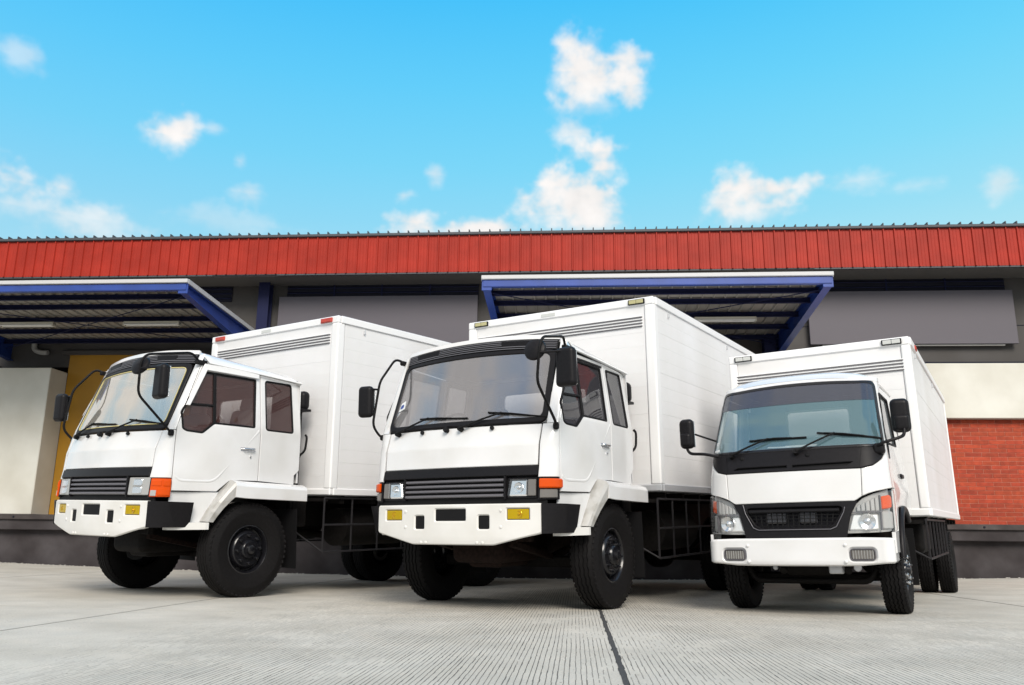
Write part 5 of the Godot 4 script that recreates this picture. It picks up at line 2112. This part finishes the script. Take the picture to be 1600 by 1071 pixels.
	for q in [fl, fr2]:
		mb = MB.new()
		mb.panel(MB.inset(MB.ccw(q), -0.004), [], B, Vector2(0.06, 0.06), 0.01, 0.0, -0.03)
		var fg := part("fog_lamp", mb, M.lamp_grey, bump)
		mb = MB.new()
		mb.panel(MB.inset(MB.ccw(q), 0.01), [], B, Vector2(0.05, 0.05), 0.02, 0.006, -0.01)
		part("lens", mb, M.lamp_smoke, fg)
		mb = MB.new()
		for k in 8:
			var x: float = lerpf(q[0].x, q[0].x, 0.0)
			var cx := (0.567 if q == fr2 else -0.567) - 0.08 + k * 0.023
			mb.panel(V2([cx, 0.52, cx + 0.004, 0.52, cx + 0.004, 0.594, cx, 0.594]), [], B, Vector2(0.05, 0.05), 0.006, 0.0, -0.005)
		part("lens_ribs", mb, M.lamp_grey, fg)
		mb = MB.new()
		mb.panel(MB.inset(MB.ccw(q), 0.0), [MB.inset(MB.ccw(q), 0.009)], B, Vector2(0.05, 0.05), 0.03, 0.003, -0.002)
		part("rim", mb, M.trim_grey, fg)
	for p: Vector2 in [Vector2(0.43, 0.64), Vector2(0.427, 0.497)]:
		for s: float in [-1.0, 1.0]:
			mb = MB.new()
			mb.lathe([Vector2(0.016, 0.0), Vector2(0.014, 0.008), Vector2(0.006, 0.013), Vector2(0.0, 0.0135)], B.call(Vector2(p.x * s, p.y)), Vector3.BACK, 12)
			part("bolt", mb, M.paint, bump)
	# sides
	for s: float in [-1.0, 1.0]:
		var S := func(p: Vector2) -> Vector3: return sm_side(p, s)
		var sg: float = -s
		var win := rounded(V2([-0.50, 1.41, -0.60, 1.56, -1.28, 1.585, -1.30, 2.06, -0.72, 2.06, -0.49, 1.60]), 0.02)
		mb = MB.new()
		mb.panel(V2([-0.455, 1.14, -0.455, 1.56, -0.62, 1.86, -0.79, 2.14, -1.385, 2.15, -1.385, 0.97, -0.92, 0.97, -0.62, 0.97]), [win], S, Vector2(0.08, 0.06), 0.03, 0.004, 0.0, sg)
		var door := part("door", mb, M.paint, t)
		mb = MB.new()
		mb.panel(win, [], S, Vector2(0.1, 0.1), 0.004, 0.0, -0.012, sg)
		part("window", mb, M.side_blue, door)
		mb = MB.new()
		mb.panel(MB.inset(MB.ccw(win), -0.01), [MB.inset(MB.ccw(win), 0.014)], S, Vector2(0.1, 0.1), 0.02, 0.004, 0.006, sg)
		part("window_seal", mb, M.rubber, door)
		var hp2 := sm_side(Vector2(-1.2, 1.28), s)
		mb = MB.new()
		mb.rbox(hp2 + Vector3(s * 0.008, 0, 0), Vector3(0.03, 0.045, 0.17), 0.014)
		part("handle", mb, M.black_plastic, door)
		mb = MB.new()
		mb.panel(V2([-1.395, 0.9, -1.395, 2.15, -1.74, 2.15, -1.74, 0.9]), [], S, Vector2(0.1, 0.1), 0.03, 0.004, 0.0, sg)
		part("quarter_panel", mb, M.paint, t)
		# lower front corner down to the wheel arch
		mb = MB.new()
		mb.panel(V2([-0.20, 0.565, -0.20, 0.745, -0.445, 0.76, -0.455, 1.13, -0.60, 0.965, -0.56, 0.90, -0.49, 0.80, -0.44, 0.70, -0.42, 0.565]), [], S, Vector2(0.08, 0.06), 0.03, 0.004, 0.0, sg)
		part("lower_corner", mb, M.paint, t)
		# arch flare
		mb = MB.new()
		var arch := []
		for k in 15:
			var a := lerpf(0.12, PI * 0.72, k / 14.0)
			arch.append(Vector3(s * 0.845, 0.46 + sin(a) * 0.5, -0.91 + cos(a) * 0.475))
		mb.tube(arch, 0.03, 10)
		part("arch_flare", mb, M.black_plastic, t)
		var rows := [PackedVector3Array(), PackedVector3Array()]
		for k in 15:
			rows[0].append(arch[k])
			rows[1].append(Vector3(s * 0.5, arch[k].y, arch[k].z))
		mb = MB.new()
		mb.grid(rows, false, s > 0)
		part("wheel_arch", mb, M.chassis, t)
		mb = MB.new()
		mb.box(Vector3(s * 0.72, 0.5, -1.42), Vector3(0.28, 0.55, 0.012), 0.0, Basis(Vector3.RIGHT, 0.06))
		part("mud_flap", mb, M.rubber, t)
		# mirrors
		var m := Node3D.new()
		m.name = "mirror"
		t.add_child(m, true)
		mb = MB.new()
		if s > 0:
			mb.tube(bend([Vector3(0.735, 1.50, -0.28), Vector3(0.80, 1.535, -0.23), Vector3(0.94, 1.575, -0.28), Vector3(0.985, 1.60, -0.33), Vector3(0.99, 1.68, -0.36)], 0.05), 0.015, 8)
			mb.rbox(Vector3(0.765, 1.49, -0.3), Vector3(0.1, 0.1, 0.1), 0.03)
			part("arm", mb, M.black_plastic, m)
			mb = MB.new()
			mb.rbox(Vector3(0.965, 1.79, -0.4), Vector3(0.165, 0.315, 0.1), 0.05, Basis(Vector3.UP, 0.18), 0.0)
			mb.rbox(Vector3(0.972, 1.72, -0.372), Vector3(0.13, 0.15, 0.08), 0.035, Basis(Vector3.UP, 0.18), 0.05)
			part("housing", mb, M.black_plastic, m)
			mb = MB.new()
			mb.rbox(Vector3(0.955, 1.79, -0.452), Vector3(0.14, 0.28, 0.01), 0.005, Basis(Vector3.UP, 0.18))
			part("mirror_glass", mb, M.mirror, m)
		else:
			mb.tube(bend([Vector3(-0.72, 1.50, -0.28), Vector3(-0.85, 1.535, -0.26), Vector3(-1.02, 1.55, -0.3), Vector3(-1.05, 1.6, -0.3), Vector3(-1.05, 1.65, -0.3)], 0.05), 0.015, 8)
			mb.tube([Vector3(-0.97, 1.75, -0.34), Vector3(-0.80, 1.68, -0.5)], 0.01, 6)
			part("arm", mb, M.black_plastic, m)
			mb = MB.new()
			mb.rbox(Vector3(-1.04, 1.755, -0.3), Vector3(0.155, 0.305, 0.1), 0.05, Basis(Vector3.UP, -0.18))
			mb.rbox(Vector3(-1.045, 1.69, -0.272), Vector3(0.12, 0.14, 0.08), 0.035, Basis(Vector3.UP, -0.18), 0.05)
			part("housing", mb, M.black_plastic, m)
			mb = MB.new()
			mb.rbox(Vector3(-1.035, 1.755, -0.352), Vector3(0.13, 0.27, 0.01), 0.005, Basis(Vector3.UP, -0.18))
			part("mirror_glass", mb, M.mirror, m)
	wiper(t, F, Vector2(-0.56, 1.478), Vector2(-0.20, 1.625), Vector2(0.15, 1.625), -0.55)
	wiper(t, F, Vector2(0.06, 1.478), Vector2(0.40, 1.64), Vector2(0.79, 1.585), -0.4)
	for x: float in [-0.46, 0.16]:
		mb = MB.new()
		mb.lathe([Vector2(0.022, -0.01), Vector2(0.022, 0.008), Vector2(0.012, 0.018), Vector2(0.0, 0.018)], sm_front(Vector2(x, 1.455)), Vector3(0, 0.35, 0.94), 12)
		part("washer_jet", mb, M.rubber, t)
	# inside
	var o := Node3D.new()
	o.name = "cab_interior"
	t.add_child(o, true)
	mb = MB.new()
	mb.rbox(Vector3(0, 1.46, -0.52), Vector3(1.54, 0.2, 0.4), 0.06)
	mb.box(Vector3(0, 1.0, -1.1), Vector3(1.6, 0.04, 1.3))
	part("dashboard", mb, M.trim_grey, o)
	mb = MB.new()
	mb.box(Vector3(0.02, 1.572, -0.5), Vector3(0.3, 0.012, 0.2), 0.0, Basis(Vector3.RIGHT, 0.2))
	mb.box(Vector3(-0.18, 1.571, -0.48), Vector3(0.2, 0.01, 0.14), 0.0, Basis(Vector3.UP, 0.3))
	part("papers", mb, M.paper, o)
	mb = MB.new()
	mb.box(Vector3(0, 1.38, -1.7), Vector3(1.6, 0.8, 0.03))
	for s: float in [-1.0, 1.0]:
		mb.box(Vector3(s * 0.55, 1.94, -1.7), Vector3(0.42, 0.34, 0.03))
		mb.box(Vector3(s * 0.795, 1.2, -1.0), Vector3(0.015, 0.44, 0.9))
	mb.box(Vector3(0, 2.15, -1.7), Vector3(1.45, 0.12, 0.03))
	mb.box(Vector3(0, 2.22, -1.2), Vector3(1.2, 0.02, 0.9))
	part("lining", mb, M.trim_grey, o)
	for x: float in [-0.45, 0.42]:
		mb = MB.new()
		mb.rbox(Vector3(x, 1.2, -1.2), Vector3(0.46, 0.16, 0.46), 0.06)
		mb.rbox(Vector3(x, 1.48, -1.5), Vector3(0.44, 0.5, 0.14), 0.06, Basis(Vector3.RIGHT, -0.2))
		part("seat", mb, M.seat, o)
	mb = MB.new()
	var ring := []
	for k in 25:
		var a := TAU * k / 24.0
		ring.append(Vector3(-0.42, 1.56, -0.8) + Basis(Vector3.RIGHT, 0.9) * Vector3(cos(a) * 0.19, 0, sin(a) * 0.19))
	mb.tube(ring, 0.013, 8, false)
	mb.tube([Vector3(-0.42, 1.56, -0.8), Vector3(-0.42, 1.38, -0.62)], 0.025, 8)
	part("steering_wheel", mb, M.rubber, o)
	# underneath
	mb = MB.new()
	for s: float in [-1.0, 1.0]:
		mb.box(Vector3(s * 0.36, 0.62, -3.6), Vector3(0.06, 0.18, 6.4))
	for k in 8:
		mb.box(Vector3(0, 0.86, lerpf(-2.1, -6.9, k / 7.0)), Vector3(1.9, 0.07, 0.06))
	mb.box(Vector3(0, 0.76, -4.5), Vector3(0.8, 0.12, 5.0))
	part("frame", mb, M.chassis, t)
	mb = MB.new()
	mb.bar(Vector3(-0.68, 0.33, -0.9), Vector3(0.68, 0.33, -0.9), 0.08, 0.08, 0.02)
	mb.tube(bend([Vector3(-0.6, 0.42, -0.62), Vector3(-0.52, 0.30, -0.62), Vector3(0.52, 0.30, -0.62), Vector3(0.6, 0.42, -0.62)], 0.06), 0.03, 8)
	mb.tube([Vector3(-0.85, 0.36, -4.85), Vector3(0.85, 0.36, -4.85)], 0.07, 12)
	mb.rbox(Vector3(0.0, 0.34, -4.85), Vector3(0.34, 0.34, 0.34), 0.14)
	mb.rbox(Vector3(-0.02, 0.36, -1.3), Vector3(0.5, 0.2, 0.5), 0.05)
	mb.tube([Vector3(0, 0.5, -1.9), Vector3(0, 0.4, -4.7)], 0.04, 8)
	part("axles", mb, M.chassis, t)
	mb = MB.new()
	mb.box(Vector3(0, 0.52, -0.4), Vector3(0.9, 0.14, 0.1), 0.02)
	mb.rbox(Vector3(0, 0.6, -0.9), Vector3(0.5, 0.5, 0.8), 0.08)
	for x: float in [-0.2, 0.38]:
		mb.tube([Vector3(x, 0.44, -0.42), Vector3(x, 0.40, -0.36)], 0.035, 10)
	part("engine", mb, M.chassis, t)
	mb = MB.new()
	mb.box(Vector3(0.27, 0.42, -0.42), Vector3(0.13, 0.09, 0.05), 0.01)
	mb.lathe([Vector2(0.035, 0.0), Vector2(0.03, 0.02), Vector2(0.0, 0.022)], Vector3(0.46, 0.43, -0.4), Vector3.BACK, 12)
	mb.lathe([Vector2(0.025, 0.0), Vector2(0.02, 0.015), Vector2(0.0, 0.017)], Vector3(-0.28, 0.43, -0.4), Vector3.BACK, 12)
	part("steering_gear", mb, M.silver_rail, t)
	cargo_box(t, 1.003, 0.905, 2.839, -1.92, -7.15, "small")
	var wm := {}
	for s: float in [-1.0, 1.0]:
		wheel(t, s * 0.72, wheel_y(at, s * 0.72, -0.91, 0.4), -0.91, 0.4, 0.21, 0.205, s, "small", wm)
		for x: float in [0.66, 0.89]:
			wheel(t, s * x, wheel_y(at, s * x, -4.85, 0.4), -4.85, 0.4, 0.19, 0.205, s, "rear", wm)
		side_guard(t, s * 0.97, -1.66, -4.2, 0.47, 0.86, 0.42, false)
		mb = MB.new()
		mb.box(Vector3(s * 0.72, 0.66, -5.35), Vector3(0.42, 0.5, 0.012))
		part("mud_flap", mb, M.rubber, t)
		mb = MB.new()
		mb.rbox(Vector3(s * 0.7, 0.68, -2.7), Vector3(0.36, 0.34, 0.9), 0.06)
		part("tank", mb, M.chassis, t)


# ---------------------------------------------------------------- the scene
func _ready() -> void:
	camera_and_light()
	make_materials()
	yard()
	warehouse()
	dock()
	canopy(-12.55, -6.77, "blue framed canopy over the yellow door bay at the left")
	canopy(-1.55, 4.23, "blue framed canopy over the middle bay")
	strip_light(-10.8, "strip light under the left canopy, the one cut by the photo's left edge")
	strip_light(-8.24, "strip light under the left canopy, nearer the red clearance lamp of the left truck")
	strip_light(2.78, "strip light under the middle canopy")
	big_truck(Transform3D(Basis(Vector3(0.85283, -0.02107, 0.52177), Vector3(0.00137, 0.99927, 0.03811), Vector3(-0.52219, -0.03178, 0.85224)).orthonormalized(), Vector3(-5.297, 0.008, -8.956)), "left", "white box truck with brown tinted side windows beside the yellow door", 1.33, 1.14, 3.387, -7.2)
	big_truck(Transform3D(Basis(Vector3(0.89156, 0.00314, 0.4529), Vector3(-0.01836, 0.9994, 0.02922), Vector3(-0.45254, -0.03437, 0.89108)).orthonormalized(), Vector3(-1.193, -0.034, -8.136)), "middle", "tallest white box truck, with grey side windows, standing between the other two trucks", 1.3, 1.188, 3.431, -7.5)
	small_truck(Transform3D(Basis(Vector3(0.89635, 0.02117, 0.44285), Vector3(-0.0268, 0.99962, 0.00645), Vector3(-0.44255, -0.01764, 0.89657)).orthonormalized(), Vector3(1.993, 0.026, -7.954)), "smallest white box truck, with a black cowl and large clear headlamps, near the brick wall")
